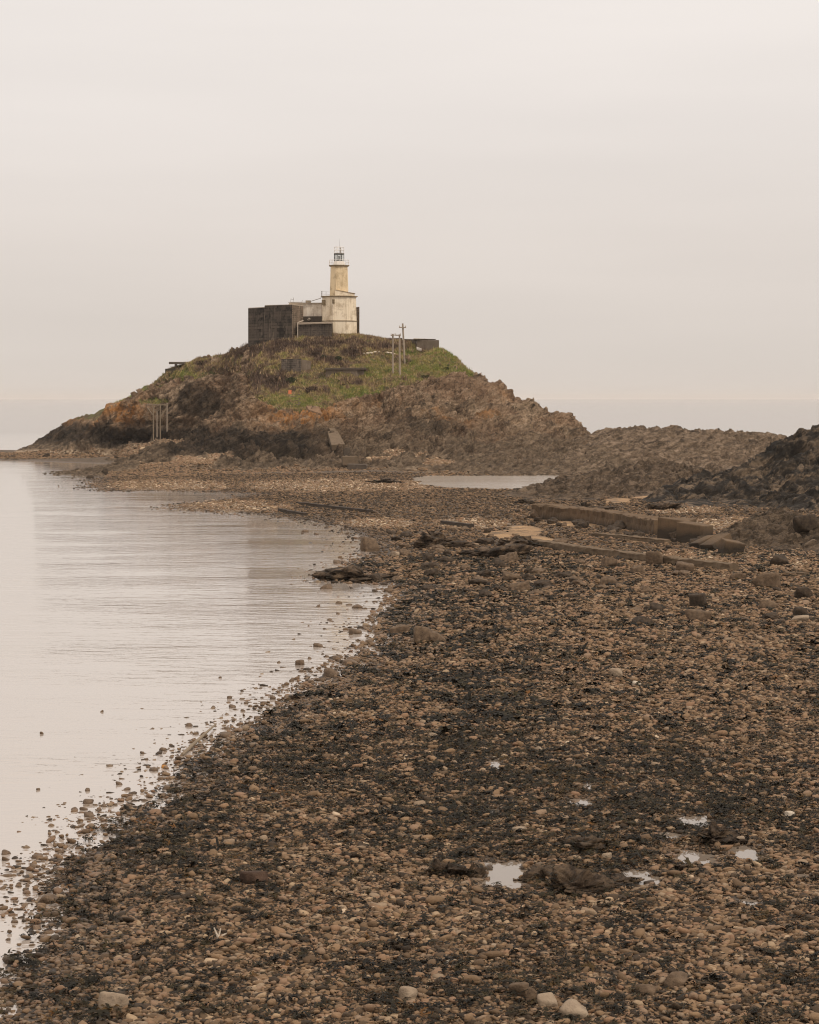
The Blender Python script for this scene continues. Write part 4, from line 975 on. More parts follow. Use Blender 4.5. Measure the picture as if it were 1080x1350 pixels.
# ------------------------------------------------------------------ rocks and boulders one can pick out on the beach
B_BROWN = m_boulder('brown_boulder', (0.065, 0.043, 0.027), (0.19, 0.128, 0.08)); B_DARK = m_boulder('dark_boulder', (0.018, 0.0135, 0.0095), (0.085, 0.058, 0.037))
B_PALE = m_boulder('pale_boulder', (0.2, 0.145, 0.1), (0.37, 0.285, 0.2), 2.5); B_RED = m_boulder('red_boulder', (0.03, 0.018, 0.012), (0.1, 0.058, 0.037)); B_WHITE = m_boulder('white_boulder', (0.42, 0.35, 0.27), (0.6, 0.52, 0.42), 2.0)
BOULD = [  # column, row of the foot, width, height (photo px), material, label
    (148, 1335, 34, 25, B_PALE, 'round pale boulder in the bottom left corner of the beach'), (537, 1320, 26, 20, B_PALE, 'pale angular boulder at the bottom of the beach, left of centre'),
    (687, 1315, 24, 18, B_BROWN, 'brown rounded boulder at the bottom of the beach beside a pale one'), (722, 1330, 26, 20, B_PALE, 'pale upright boulder at the bottom edge, left of the larger blocky one'), (757, 1344, 40, 24, B_PALE, 'largest blocky pale boulder at the bottom edge of the beach'),
    (700, 1322, 14, 20, B_BROWN, 'narrow brown boulder at the bottom edge leaning between two others'), (893, 1302, 30, 20, B_BROWN, 'broad brown boulder in the lower right of the beach'), (852, 1313, 26, 16, B_BROWN, 'flat brown boulder in the lower right, next to the broad one'),
    (335, 1166, 34, 17, B_RED, 'dark reddish rock alone in the weed of the lower left beach'), (1043, 1078, 15, 10, B_WHITE, 'smooth whitish oval stone right of the tide pools'), (685, 1098, 19, 8, B_PALE, 'flat pale stone above the largest small tide pool'), (710, 992, 14, 8, B_PALE, 'pale slanting stone in the dark weed at mid beach'),
    (800, 1134, 14, 9, B_PALE, 'pale rounded stone among the weedy rocks between two tide pools'), (975, 1113, 14, 12, B_PALE, 'pale stone at the head of the jagged tide pool'), (597, 1274, 15, 8, B_WHITE, 'small whitish stone in the lower middle of the beach'), (655, 1250, 16, 6, B_PALE, 'thin flat yellowish stone in the lower middle of the beach'),
    (488, 727, 25, 17, B_BROWN, 'square brown boulder at the water edge of the mid beach'), (521, 733, 14, 7, B_PALE, 'small pale stone right of the square brown boulder'), (920, 800, 20, 20, B_DARK, 'pointed dark boulder standing in the pale shingle'), (921, 820, 28, 16, B_BROWN, 'brown boulder just in front of the pointed dark one'),
    (866, 806, 18, 12, B_DARK, 'dark low boulder left of the pointed one'), (848, 824, 26, 11, B_DARK, 'flat dark boulder in the shingle, at the head of the weedy band'), (1060, 789, 20, 16, B_DARK, 'dark pointed boulder at the right edge of the upper beach'), (1028, 746, 24, 14, B_DARK, 'dark undercut boulder below the brown hump'), (1058, 812, 18, 12, B_DARK, 'dark squat boulder at the right edge, below the pointed one'),
    (1014, 803, 26, 14, B_BROWN, 'brown boulder left of the dark one near the right edge'), (1012, 775, 32, 18, B_BROWN, 'broad brown slab of rock below the undercut boulder'), (803, 772, 20, 14, B_BROWN, 'brown boulder just below the low wall'), (863, 745, 20, 18, B_BROWN, 'upright brown boulder leaning on the low wall'), (842, 757, 18, 13, B_BROWN, 'brown boulder in front of the low wall, left of the upright one'), (803, 748, 18, 14, B_BROWN, 'brown boulder at the low wall, nearest the sandy end'),
    (973, 764, 24, 9, B_BROWN, 'flat brown boulder beyond the far end of the low wall'), (905, 755, 22, 14, B_BROWN, 'brown boulder pushed against the end of the low wall'), (1055, 820, 24, 10, B_PALE, 'long pale boulder by the right edge of the upper beach'), (813, 893, 17, 12, B_PALE, 'pale angular slab on the edge of the weed in the right of the beach'), (840, 905, 11, 8, B_WHITE, 'small whitish stone beside the pale angular slab'), (570, 973, 11, 9, B_PALE, 'small pale round stone at mid beach, left of the weed'), (740, 720, 20, 12, B_BROWN, 'brown stone heap at the start of the low wall'), (560, 848, 30, 22, B_BROWN, 'bulky brown boulder just inland of the stony shore'), (577, 848, 26, 14, B_BROWN, 'flat brown boulder right of the bulky one by the shore'),
    (528, 836, 24, 14, B_BROWN, 'brown boulder at the mouth of the small inlet'), (1062, 700, 30, 20, B_DARK, 'dark boulder at the foot of the bluff by the right edge'), (137, 624, 8, 6, B_DARK, 'dark boulder at the seaward tip of the rocky spur'), (118, 631, 9, 4, B_DARK, 'flat dark stone in the water off the rocky spur'), (60, 603, 9, 5, B_DARK, 'dark boulder on the far shingle at the left foot of the island'),
]
for k, (px, py, w, h, m_, lb) in enumerate(BOULD):
    q = hit(px, py); s = q.y / F
    rock_obj('boulder' if w >= 16 else 'stone', q + Vector((0, w * s * .3, -.02)), (w * s, w * s * .8, h * s * 1.25), 500 + k, m_, lb, 'boulder' if w >= 16 else 'stone', None, 4, 12 if m_ is not B_PALE and m_ is not B_WHITE else 8, .05, random.uniform(-.4, .4), (random.uniform(-.15, .15), random.uniform(-.15, .15)), .24, planes=8)

rr_ = random.Random(5)
for k in range(150):
    px = rr_.uniform(480, 1075) if k % 3 else rr_.uniform(520, 770); py = rr_.uniform(700, 790) + (px - 700) * .02
    if px > 690 and py < 735 + (px - 700) * .12: py += 60
    q = hit(px, py); w = rr_.choice([8, 10, 12, 14, 17, 22]) * rr_.uniform(.8, 1.2) * (1 if px < 760 else .75); s = q.y / F
    rock_obj('boulder', q + Vector((0, w * s * .3, -.02)), (w * s, w * s * .9, w * s * rr_.uniform(.4, .65)), 700 + k, B_DARK if rr_.random() < (.62 if px < 760 else .3) else B_BROWN, 'rough boulder in the broken band of rocks between the weed spit and the low wall' if px < 760 else 'rough boulder scattered over the pale shingle below the low wall', 'boulder', 'boulders between the weed spit and the low wall' if px < 760 else 'boulders over the shingle below the low wall', 4, 13, .16, rr_.uniform(0, 3), (rr_.uniform(-.3, .3), rr_.uniform(-.3, .3)), .25)

for k in range(34):
    f = rr_.random(); px = 706 + f * 250; py = 684 + f * 34 + rr_.uniform(-2, 7)
    q = hit(px, py); w = rr_.choice([8, 10, 12, 16, 20]) * rr_.uniform(.8, 1.2); s = q.y / F
    if q.z > 1.8: continue
    rock_obj('boulder', q + Vector((0, w * s * .2, -.02)), (w * s, w * s * .9, w * s * rr_.uniform(.5, .85)), 1700 + k, B_DARK if rr_.random() < .6 else B_BROWN, 'dark rubble boulder lying along the foot of the brown sea wall', 'boulder', 'rubble along the foot of the sea wall', 4, 13, .16, rr_.uniform(0, 3), (rr_.uniform(-.4, .4), rr_.uniform(-.4, .4)), .28)

SHST = {'near': [(115, 1043, 9), (51, 1042, 6), (116, 1060, 15), (111, 1068, 11), (98, 1068, 9), (117, 1077, 18), (157, 1035, 10), (166, 1042, 10), (169, 1069, 18), (137, 1064, 8), (7, 1127, 15), (49, 1132, 19), (19, 1217, 10), (8, 1266, 12), (62, 1192, 30), (214, 1052, 12), (220, 1041, 13), (152, 1062, 7), (75, 1098, 8), (95, 1090, 7), (30, 1162, 9), (20, 1190, 7), (48, 1170, 8), (10, 1240, 8), (134, 1082, 9), (80, 1125, 10)],
        'middle': [(248, 958, 11), (302, 921, 7), (306, 933, 10), (324, 928, 8), (320, 938, 8), (281, 933, 6), (360, 922, 11), (347, 928, 9), (384, 922, 16), (410, 901, 12), (323, 960, 12), (296, 973, 17), (214, 990, 13), (203, 1017, 13), (251, 1019, 11), (264, 1027, 10), (188, 994, 7), (193, 1002, 6), (134, 939, 4), (290, 894, 5), (55, 968, 6), (235, 1008, 9), (280, 990, 9), (340, 948, 9), (365, 935, 9)],
        'far': [(401, 702, 11), (417, 705, 7), (444, 743, 11), (431, 777, 18), (420, 800, 7), (446, 796, 10), (472, 802, 14), (435, 818, 8), (446, 810, 7), (460, 798, 8), (419, 853, 13), (459, 855, 7), (396, 877, 17), (408, 869, 8), (368, 874, 6), (486, 848, 14), (470, 836, 18), (443, 870, 14), (461, 877, 20), (435, 893, 24), (500, 838, 12), (480, 860, 12), (455, 888, 12), (425, 898, 11), (505, 815, 10)]}
LBL = {'near': 'dark wet stone standing in the shallow water off the lower left shore', 'middle': 'brown stone poking out of the water off the middle stretch of shore', 'far': 'brown stone poking out of the water off the far stony shore below the weed spit'}
B_WET = m_boulder('wet_stone', (0.075, 0.05, 0.032), (0.2, 0.135, 0.085), 5.0, .55)
k = 0
for key, L in SHST.items():
    for (px, py, w) in L:
        x, y = G(px, py, 0.0); y += w / F * y * .35; s = y / F; k += 1
        zb = float(beach_level(np.array([x]), np.array([y]))[0][0])
        wd = w * s; hgt = wd * random.uniform(.5, .68)
        o = rock_obj('shore_stone', (0, 0, 0), (wd, wd * .8, hgt + max(0, -zb) * .6), 800 + k, B_WET, LBL[key], 'stone', 'stones standing in the shallow water', 3, 8, .06, random.uniform(0, 3), (random.uniform(-.15, .15), random.uniform(-.15, .15)))
        o.location = (x, y, max(zb, -hgt * .2) * .6 + hgt * .16)
x, y = G(217, 1012)
o = rock_obj('orange_stone', (0, 0, 0), (.17, .15, .14), 990, m_boulder('orange_stone_face', (0.3, 0.13, 0.03), (0.5, 0.24, 0.06)), 'small bright orange stone among the dark ones in the shallow water', 'stone', None, 3, 8, .05); o.location = (x, y, .03)
a, b = Vector((*G(241, 996), .05)), Vector((*G(285, 958), .1))
q = MB().tube(a - (b - a) * .02, (a + b) / 2 + Vector((.05, 0, .05)), .06, 7, .055).tube((a + b) / 2 + Vector((.05, 0, .05)), b, .055, 7, .03)
o = q.build('driftwood_pole', M_WOOD); tag(o, 'long thin driftwood pole lying in the shallows at an angle to the shore', 'driftwood')
q = hit(288, 1240)
m = MB()
for (dx, dy, dz, r_) in ((-.1, .02, .22, .03), (.05, .05, .2, .025), (.18, .0, .1, .03), (-.04, -.02, .1, .04)): m.tube((0, 0, 0), (dx, dy, dz), r_, 6, r_ * .5)
o = m.build('bleached_branch', B_WHITE); o.location = q + Vector((0, 0, .06)); tag(o, 'small white bleached branch on the brown shingle of the lower left beach', 'driftwood')

# weed-hung rocks by the tide pools and on the shore
WEED_ON = []
M_WR = m_outcrop('weedy_rock', (0.022, 0.016, 0.011), (0.1, 0.066, 0.041), (0.2, 0.134, 0.08), 1.3, 40, .35)
def weedy(px, py, w, h, depth, seed, label, yaw=0.0, tilt=(0, 0)):
    q = hit(px, py); s = q.y / F
    V, Fc = stone(seed, 5, 9, 9, .12)
    V = V * np.array((w * s / 2, depth / 2, h * s / 2 * .8))
    k_ = min(3.0, 2.4 / (w * s))
    D = craggy(V[:, 0] * k_ * 2.2, V[:, 1] * k_ * 2.2, V[:, 2] * k_ * 2.2, .42 / k_, 1.0, .6, seed)
    nn = V / np.linalg.norm(V, axis=1, keepdims=True)
    V = V + nn * D[:, None]
    rot = np.array(Matrix.Rotation(yaw, 3, 'Z') @ Matrix.Rotation(tilt[0], 3, 'X') @ Matrix.Rotation(tilt[1], 3, 'Y'))
    o = mesh_np('weedy_rock', V @ rot.T, Fc, M_WR); o.location = q + Vector((0, depth * .35, h * s * .08))
    Wv = V @ rot.T + np.array(o.location); up = nn @ rot.T
    WEED_ON.append((Wv[(up[:, 2] > .05) & (fbm(Wv[:, 0] * 2, Wv[:, 1] * 2, 0, seed, 3) > -.12)], q.y))
    return tag(o, label, 'rock')
WEEDY = [(592, 1157, 38, 24, .8, 'small ridged rock draped in weed at the left end of the largest small pool', .3, (0, .3)), (616, 1159, 30, 26, .6, 'brown-faced ridged rock touching the left end of the largest small pool', -.3, (0, -.4)), (724, 1166, 50, 20, 1.2, 'low weedy rock at the right end of the largest small pool', .2, (0, .1)), (762, 1182, 70, 36, 1.6, 'largest weedy rock, running down to the right from the biggest small pool', -.4, (0, .25)), (810, 1170, 70, 16, 1.6, 'flat weedy rock below the narrow tide pool', 0, (0, 0)),
         (772, 1122, 50, 18, 1.4, 'weedy rock crest above the narrow tide pool', .2, (0, .1)), (945, 1112, 56, 24, 1.6, 'dark shell-shaped weedy rock between the two upper right pools', 0, (0, .15)), (900, 1148, 30, 16, 1.0, 'small weedy rock below the oval tide pool', 0, (0, 0)), (480, 766, 92, 13, 5.0, 'long dark weed-covered rock spit reaching into the water', 0, (0, 0)), (580, 722, 60, 22, 5, 'dark weedy rock mound in the middle of the beach, left of two', .2, (0, .1)), (640, 735, 76, 24, 6, 'brown weedy rock mound in the middle of the beach, right of two', 0, (0, 0)),
         (700, 722, 60, 18, 5, 'brown rock mound at the sandy start of the low wall', 0, (0, 0)), (505, 637, 40, 7, 5, 'thin dark rock strip by the left end of the lagoon pool', 0, (0, 0)), (690, 664, 28, 6, 3, 'dark rock strip on the sand left of the sea wall', 0, (0, 0)), (880, 672, 34, 9, 3, 'low dark rock at the foot of the bluff behind the sea wall', 0, (0, 0)), (770, 672, 50, 10, 4, 'brown rock hummock just behind the sea wall', 0, (0, 0)), (560, 1290, 1, 1, .01, '', 0, (0, 0))][:-1]
for k, (px, py, w, h, dep, lb, yw, tl) in enumerate(WEEDY): weedy(px, py, w, h, dep, 1200 + k, lb, yw, tl)

# ------------------------------------------------------------------ shingle: uncountable stones in one mesh
M_PEB = m_pebble()
def sample_band(y0, y1, n):
    n = int(n * (1 + 8 / (.44 * (y0 + y1) / 2)))          # the cover runs on a few metres past what the lens takes in
    y = np.sqrt(RNG.uniform(y0**2, y1**2, n)); x = -0.215 * y + RNG.random(n) * (.44 * y + 8)
    z, s, rho, sd = beach_level(x, y)
    return x, y, z, s, rho, sd
PV2 = [stone(2000 + k, 2, 9 + k % 7, 9, .08) for k in range(18)]
PV1 = [stone(2100 + k, 1, 8, 9, .05) for k in range(14)]
def shingle(y0, y1, n, med, sig, variants, keep_shore=2.5):
    x, y, z, s, rho, sd = sample_band(y0, y1, n)
    n = len(x); patch = fbm(x * .5, y * .3, 0, 71, 3)
    ok = (s > -keep_shore) & ((rho > 1.0) | ((rho > .62) & (RNG.random(n) < .22))) & (sd < .4) & (blobs(x, y, z, SAND) < .4 + .5 * RNG.random(n)**3)
    ok &= (s > 0.3) | (RNG.random(n) < np.exp(np.minimum(s, 0) * .6) * .62 * smooth(-.15, .4, fbm(x * .6, y * .25, 0, 72, 3) + .25))
    x, y, z, s, rho, sd, patch = [a[ok] for a in (x, y, z, s, rho, sd, patch)]
    n = len(x)
    weed = weed_mask(x, y, z)
    r = med * np.exp(RNG.normal(0, sig, n)) * (1 + .6 * patch) * (1 - .1 * weed)
    r = np.where(RNG.random(n) < .01, r * RNG.uniform(1.4, 2.1, n), r)
    r = np.clip(r, .02, np.where(y < 100, .125, .22))
    scl = np.stack([r * RNG.uniform(.85, 1.3, n), r * RNG.uniform(.7, 1.05, n), r * RNG.uniform(.38, .75, n)], -1)
    pos = np.stack([x, y, z + scl[:, 2] * RNG.uniform(-.1, .65, n)], -1)
    pale = blobs(x, y, z, PALE)
    rnd = np.clip(RNG.beta(1.6, 1.9, n) * (1 - .3 * smooth(120, 220, y) * (1 - pale)) + .2 * patch + .2 * pale - .04, 0, 1)
    wet = np.maximum(smooth(3.5, 0, s), smooth(1.6, 1.0, rho))
    return pos, scl, RNG.uniform(0, 6.28, n), RNG.normal(0, .18, (n, 2)), dict(rnd=rnd, weed=weed * RNG.uniform(.2, 1, n), wet=wet)
for (y0, y1, cnt, med, sig, var, ks, lb) in [
        (37, 60, 84000, .046, .38, PV2, 5, 'brown rounded shingle covering the nearest beach'), (60, 95, 145000, .05, .4, PV1, 7, 'brown shingle covering the beach round the tide pools and beyond'),
        (95, 170, 230000, .062, .42, PV1, 8, 'brown shingle covering the middle of the beach'), (170, 345, 260000, .08, .45, PV1, 5, 'paler shingle of the far spit and the gap before the island')]:
    pos, scl, yaw, tilt, at = shingle(y0, y1, cnt, med, sig, var, ks)
    tag(scatter('shingle', var, pos, scl, yaw, tilt, M_PEB, at), lb, 'shingle', kind='stuff')

# wrack
def frond(seed, blades, l0, l1, w, lift):
    r = np.random.default_rng(seed); V, Fc = [], []
    for k in range(blades):
        a = r.uniform(0, 6.28); L = r.uniform(l0, l1); ww = w * r.uniform(.6, 1.3); ox, oy = r.normal(0, .25, 2); h = r.uniform(.2, 1) * lift
        d_ = np.array([math.cos(a), math.sin(a)]); nn = np.array([-d_[1], d_[0]]); b = len(V)
        for t_, zz, wf in ((0, .15, .6), (.45, h, 1.0), (1.0, r.uniform(-.1, .2), .5)):
            c_ = np.array([ox, oy]) + d_ * L * t_; tw = r.uniform(-.25, .25)
            V.append((*(c_ - nn * ww * wf), zz - tw * ww)); V.append((*(c_ + nn * ww * wf), zz + tw * ww))
        Fc += [(b, b + 1, b + 3, b + 2), (b + 2, b + 3, b + 5, b + 4)]
    return np.array(V), np.array(Fc)
FR = [frond(3000 + k, 7, .4, 1.1, .13, .5) for k in range(12)]
FRS = [frond(3100 + k, 5, .5, 1.1, .22, .6) for k in range(10)]
def wrack(y0, y1, n, size, variants):
    x, y, z, s, rho, sd = sample_band(y0, y1, n)
    w = weed_mask(x, y, z)
    n = len(x); ok = (s > -.6) & (rho > 1.05) & (sd < -.5) & (RNG.random(n) < w * .56 + .13)
    cx, cy, w = x[ok], y[ok], w[ok]; m = len(cx); k = 8
    rad = size * 1.7 * np.exp(RNG.normal(0, .45, m)) * (.8 + .6 * w)
    ct = np.repeat(RNG.random(m), k)
    x = np.repeat(cx, k) + RNG.normal(0, 1, m * k) * np.repeat(rad, k); y = np.repeat(cy, k) + RNG.normal(0, 1, m * k) * np.repeat(rad, k) * 1.1
    z, s, rho, sd = beach_level(x, y)
    ok = (rho > 1.05) & (sd < -.2) & (s > -.8); x, y, z, ct = x[ok], y[ok], z[ok], ct[ok]; n = len(x)
    r = size * np.exp(RNG.normal(0, .3, n))
    return np.stack([x, y, z + .055 + .045 * RNG.random(n)], -1), np.stack([r, r, r * .5], -1), RNG.uniform(0, 6.28, n), RNG.normal(0, .25, (n, 2)), dict(rnd=np.clip(RNG.random(n) * .35 + ct * .62 + .25 * fbm(x * .3, y * .2, 0, 83, 3), 0, 1))
M_WEED = m_weed()
a_ = wrack(37, 80, 21000, .1, FR)
tag(scatter('seaweed', FR, *a_[:4], M_WEED, a_[4]), 'dark bladder wrack lying in patches on the near shingle', 'seaweed', kind='stuff')
a_ = wrack(80, 170, 26000, .15, FRS)
tag(scatter('seaweed', FRS, *a_[:4], M_WEED, a_[4]), 'dark wrack lying in bands on the middle of the beach', 'seaweed', kind='stuff')
pp = []
for Wv, dd in WEED_ON:
    if len(Wv): pp.append(Wv[RNG.integers(0, len(Wv), 60)])
pp = np.concatenate(pp); n_ = len(pp); r = (.05 + .0009 * pp[:, 1]) * np.exp(RNG.normal(0, .25, n_))
tag(scatter('seaweed', FR, pp, np.stack([r, r, r * .22], -1), RNG.uniform(0, 6.28, n_), RNG.normal(0, .22, (n_, 2)), M_WEED, dict(rnd=np.clip(RNG.random(n_) * .9, 0, 1))), 'dark wrack draped over the low rocks', 'seaweed', kind='stuff')
x, y, z, s_, rho, sd = sample_band(38, 170, 42000)
ok = (s_ > -1.5) & (rho > .9) & (sd < -.3) & (RNG.random(len(x)) < .35 + .5 * smooth(-.3, .4, fbm(x * .4, y * .2, 0, 171, 3)))
x, y, z, s_ = x[ok], y[ok], z[ok], s_[ok]; n_ = len(x)
r = (.05 + .00022 * y) * np.exp(RNG.normal(0, .38, n_)); r = np.minimum(r, .17)
tag(scatter('shingle', PV2, np.stack([x, y, z + .05 + r * .15], -1), np.stack([r * RNG.uniform(.9, 1.35, n_), r * RNG.uniform(.7, 1.0, n_), r * RNG.uniform(.45, .75, n_)], -1), RNG.uniform(0, 6.28, n_), RNG.normal(0, .15, (n_, 2)), M_PEB, dict(rnd=np.clip(.26 + .62 * RNG.beta(1.5, 2.0, n_), 0, 1), weed=np.zeros(n_), wet=.6 * smooth(2, 0, s_))), 'larger and paler stones lying over the wrack and shingle', 'shingle', kind='stuff')
# shingle banked against the foot of the island
X2, Y2, Z2, A = HD
sel = np.nonzero(((A['shingle'] > .45) & (Z2 > -.1) & (Y2 < 470)).ravel())[0]
pick = RNG.choice(sel, 42000); n_ = len(pick)
r = .13 * np.exp(RNG.normal(0, .45, n_))
tag(scatter('shingle', PV1, np.stack([X2.ravel()[pick] + RNG.uniform(-.15, .15, n_), Y2.ravel()[pick] + RNG.uniform(-.15, .15, n_), Z2.ravel()[pick] + .02], -1), np.stack([r, r * .85, r * .6], -1), RNG.uniform(0, 6.28, n_), RNG.normal(0, .2, (n_, 2)), M_PEB, dict(rnd=np.clip(RNG.beta(2.0, 1.7, n_) * .75 + .26 * smooth(1.0, 2.0, Z2.ravel()[pick]), 0, 1), weed=np.zeros(n_), wet=np.zeros(n_))), 'pale shingle banked along the foot of the island', 'shingle', kind='stuff')

# ------------------------------------------------------------------ turf on the island
def tuft(seed, n, h, sp):
    r = np.random.default_rng(seed); V, Fc = [], []
    for k in range(n):
        a = r.uniform(0, 6.28); o_ = r.normal(0, sp, 2); L = r.uniform(.3, .9) * h; hh = h * r.uniform(.6, 1.1); w = .1 * h
        d_ = np.array([math.cos(a), math.sin(a)]); nn = np.array([-d_[1], d_[0]]); b = len(V)
        V += [(*(o_ - nn * w), -.1), (*(o_ + nn * w), -.1), (*(o_ + d_ * L), hh)]; Fc.append((b, b + 1, b + 2))
    return np.array(V), np.array(Fc)
X2, Y2, Z2, A = HD
sel = np.nonzero(((A['grass'] > .5) & (Y2 < 476)).ravel())[0]
pick = RNG.choice(sel, 70000)
x = X2.ravel()[pick] + RNG.uniform(-.15, .15, len(pick)); y = Y2.ravel()[pick] + RNG.uniform(-.15, .15, len(pick)); z = Z2.ravel()[pick] - .05
gr = A['green'].ravel()[pick]; he = A['heath'].ravel()[pick]
nz = fbm(x * .22, y * .22, 0, 191, 4)
n_ = len(pick)
nz2 = fbm(x * .7, y * .7, 0, 193, 3)
kind = np.clip(.31 + .5 * nz + .75 * nz2 + .36 * gr - .45 * he + RNG.normal(0, .12, n_), 0, 1)
n = N('hill_grass')
gmat = n.done(n.ramp(n.attr('rnd'), [(0.0, (0.12, 0.082, 0.062)), (0.16, (0.24, 0.16, 0.11)), (0.34, (0.4, 0.29, 0.16)), (0.52, (0.38, 0.31, 0.12)), (0.72, (0.25, 0.245, 0.075)), (1.0, (0.2, 0.235, 0.052))]), .9, None, .1)
sz = np.exp(RNG.normal(0, .3, n_)) * (.75 + .5 * he)
tag(scatter('grass', [tuft(4000 + k, 7, .42, .16) for k in range(8)], np.stack([x, y, z], -1), np.stack([sz, sz, sz * (.7 + .5 * RNG.random(n_))], -1), RNG.uniform(0, 6.28, n_), RNG.normal(0, .1, (n_, 2)), gmat, dict(rnd=kind)), 'rough grass and dead bracken on the island slope', 'grass', kind='stuff')

# bushes on the slope
def leafball(seed, n, r_):
    r = np.random.default_rng(seed); d_ = r.normal(size=(n, 3)); d_ /= np.linalg.norm(d_, axis=1, keepdims=True)
    c_ = d_ * (r.uniform(.45, 1.0, (n, 1))**.5) * np.array([1, .8, .6]); c_[:, 2] = np.abs(c_[:, 2])
    V, Fc = [], []
    for k in range(n):
        a = r.normal(size=3); a /= np.linalg.norm(a); b_ = np.cross(a, r.normal(size=3)); b_ /= np.linalg.norm(b_); w = r_ * r.uniform(.6, 1.4); i = len(V)
        V += [c_[k] - a * w, c_[k] + b_ * w * .6, c_[k] + a * w, c_[k] - b_ * w * .6]; Fc.append((i, i + 1, i + 2, i + 3))
    return np.array(V), np.array(Fc)
def m_leaf(name, lo, hi):
    n = N(name); return n.done(n.ramp(n.noise(n.obj(), 2.0, 4), [(.35, lo), (.65, hi)]), .85, None, .15)
L_G = m_leaf('dark_green_leaf', (0.022, 0.026, 0.012), (0.05, 0.06, 0.022)); L_B = m_leaf('dead_bracken', (0.045, 0.029, 0.021), (0.1, 0.066, 0.044))
for k, (px, py, w, h, m_, lb) in enumerate([(384, 507, 22, 13, L_G, 'largest dark green bush on the slope above the green path'), (446, 475, 12, 8, L_G, 'dark green bush above the pillbox roof'), (427, 473, 10, 8, L_G, 'small dark green bush below the lighthouse, left of the one over the pillbox'), (417, 470, 12, 12, L_B, 'upright brown thicket below the shed'), (362, 506, 26, 13, L_B, 'rounded brown bracken mound beside the largest green bush'), (412, 516, 22, 9, L_B, 'low brown bracken mound right of the path'), (268, 480, 26, 7, L_B, 'brown scrub on the left skyline right of the slab shelter'),
                                              (345, 449, 18, 7, L_G, 'dark scrub growing against the foot of the fort wall'), (556, 446, 16, 5, L_B, 'brown tussock growing on top of the battery block'), (470, 464, 24, 6, L_B, 'wide brown heath clump left of the pale rubble'), (560, 497, 20, 5, L_G, 'low green scrub at the lower edge of the right-hand turf'), (462, 508, 30, 6, L_B, 'long brown scrub bank below the pillbox'), (590, 487, 14, 5, L_G, 'small green scrub clump on the right shoulder of the island')]):
    q = on(px, py); s = q.y / F
    if px == 556: q = Vector((XD(556, 431.5), 431.5, ZD(446.4, 431.5)))
    V, Fc = leafball(5000 + k, 420, .16)
    o = mesh_np('bush', V * np.array([w * s / 2, w * s * .4, h * s / .62 * .8]), Fc, m_, None, False); o.location = q + Vector((0, w * s * .2, -.15)); tag(o, lb, 'bush')

# ------------------------------------------------------------------ air
hz = bpy.data.materials.new('sea_haze'); hz.use_nodes = True; nt = hz.node_tree; nt.nodes.clear()
out = nt.nodes.new('ShaderNodeOutputMaterial'); pv = nt.nodes.new('ShaderNodeVolumePrincipled'); nt.links.new(pv.outputs[0], out.inputs['Volume'])
pv.inputs['Color'].default_value = (0.86, 0.82, 0.785, 1); pv.inputs['Density'].default_value = 0.00006; pv.inputs['Anisotropy'].default_value = 0.1
m = MB().box((0, 0, 22.0), (56000, 56000, 52.0)); o = m.build('haze', hz); tag(o, kind='stuff')

# ------------------------------------------------------------------ overcast daylight
W = bpy.data.worlds.new('World'); S.world = W; W.use_nodes = True; nt = W.node_tree; nt.nodes.clear()
out = nt.nodes.new('ShaderNodeOutputWorld'); bg = nt.nodes.new('ShaderNodeBackground'); nt.links.new(bg.outputs[0], out.inputs[0]); bg.inputs['Strength'].default_value = 0.1
SUN_EL, SUN_AZ = R(46), R(132)                           # azimuth clockwise from +Y: behind the camera, to the right
sky = nt.nodes.new('ShaderNodeTexSky'); sky.sky_type = 'NISHITA'; sky.sun_disc = False; sky.sun_elevation = SUN_EL; sky.sun_rotation = SUN_AZ; sky.dust_density = 4.0
tc = nt.nodes.new('ShaderNodeTexCoord'); sp = nt.nodes.new('ShaderNodeSeparateXYZ'); nt.links.new(tc.outputs['Generated'], sp.inputs[0])
rp = nt.nodes.new('ShaderNodeValToRGB'); nt.links.new(sp.outputs[2], rp.inputs[0])
stops = [(0.0, (0.72, 0.65, 0.59)), (0.02, (0.735, 0.668, 0.612)), (0.07, (0.785, 0.715, 0.662)), (0.12, (0.85, 0.785, 0.738)), (0.18, (0.925, 0.86, 0.81)), (0.4, (1.05, 0.96, 0.89)), (1.0, (1.35, 1.22, 1.1))]
el = rp.color_ramp.elements
while len(el) < len(stops): el.new(.5)
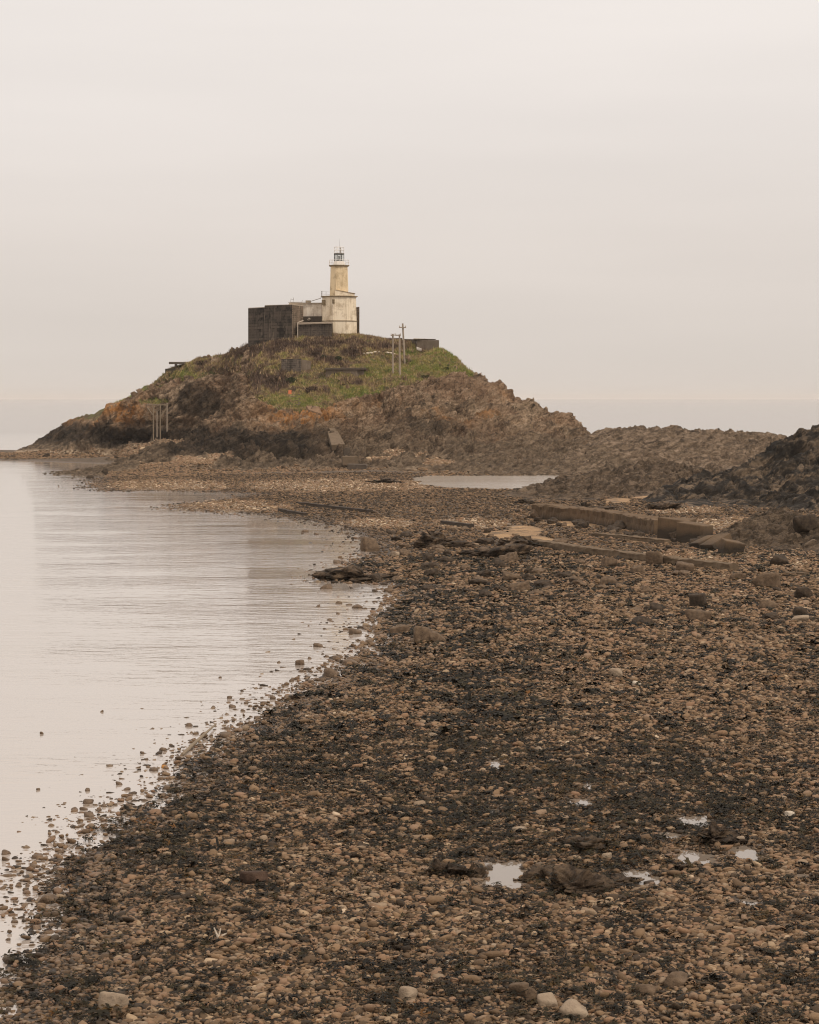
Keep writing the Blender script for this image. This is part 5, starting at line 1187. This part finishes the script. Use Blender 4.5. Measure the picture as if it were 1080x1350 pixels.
for i, (p_, c_) in enumerate(stops): el[i].position = p_; el[i].color = (*c_, 1)
mp = nt.nodes.new('ShaderNodeMapping'); nt.links.new(tc.outputs['Generated'], mp.inputs[0]); mp.inputs['Scale'].default_value = (2.0, 2.0, 16.0)
no = nt.nodes.new('ShaderNodeTexNoise'); nt.links.new(mp.outputs[0], no.inputs['Vector']); no.inputs['Scale'].default_value = 1.6; no.inputs['Detail'].default_value = 4; no.inputs['Roughness'].default_value = .5
mr = nt.nodes.new('ShaderNodeMapRange'); nt.links.new(no.outputs['Fac'], mr.inputs[0]); mr.inputs[1].default_value = .3; mr.inputs[2].default_value = .7; mr.inputs[3].default_value = 9.65; mr.inputs[4].default_value = 10.3
vm = nt.nodes.new('ShaderNodeVectorMath'); vm.operation = 'SCALE'; nt.links.new(rp.outputs[0], vm.inputs[0]); nt.links.new(mr.outputs[0], vm.inputs['Scale'])
mx = nt.nodes.new('ShaderNodeMix'); mx.data_type = 'RGBA'; mx.inputs[0].default_value = .94
nt.links.new(sky.outputs[0], mx.inputs[6]); nt.links.new(vm.outputs[0], mx.inputs[7]); nt.links.new(mx.outputs[2], bg.inputs[0])

sl = bpy.data.lights.new('sun', 'SUN'); so = bpy.data.objects.new('sun', sl); COL.objects.link(so)
sl.energy = 1.5; sl.angle = R(10); sl.color = (1.0, 0.9, 0.78)
dirv = Vector((math.sin(SUN_AZ) * math.cos(SUN_EL), math.cos(SUN_AZ) * math.cos(SUN_EL), math.sin(SUN_EL)))
so.rotation_euler = dirv.to_track_quat('Z', 'Y').to_euler(); so.location = (0, -50, 90)

S.view_settings.view_transform = 'Standard'; S.view_settings.look = 'None'; S.view_settings.exposure = 0.0; S.view_settings.gamma = 1.0
S.render.engine = 'CYCLES'
S.cycles.use_denoising = True; S.cycles.denoising_prefilter = 'ACCURATE'
S.cycles.filter_width = 1.1
S.cycles.max_bounces = 6; S.cycles.diffuse_bounces = 3; S.cycles.glossy_bounces = 3; S.cycles.volume_bounces = 1
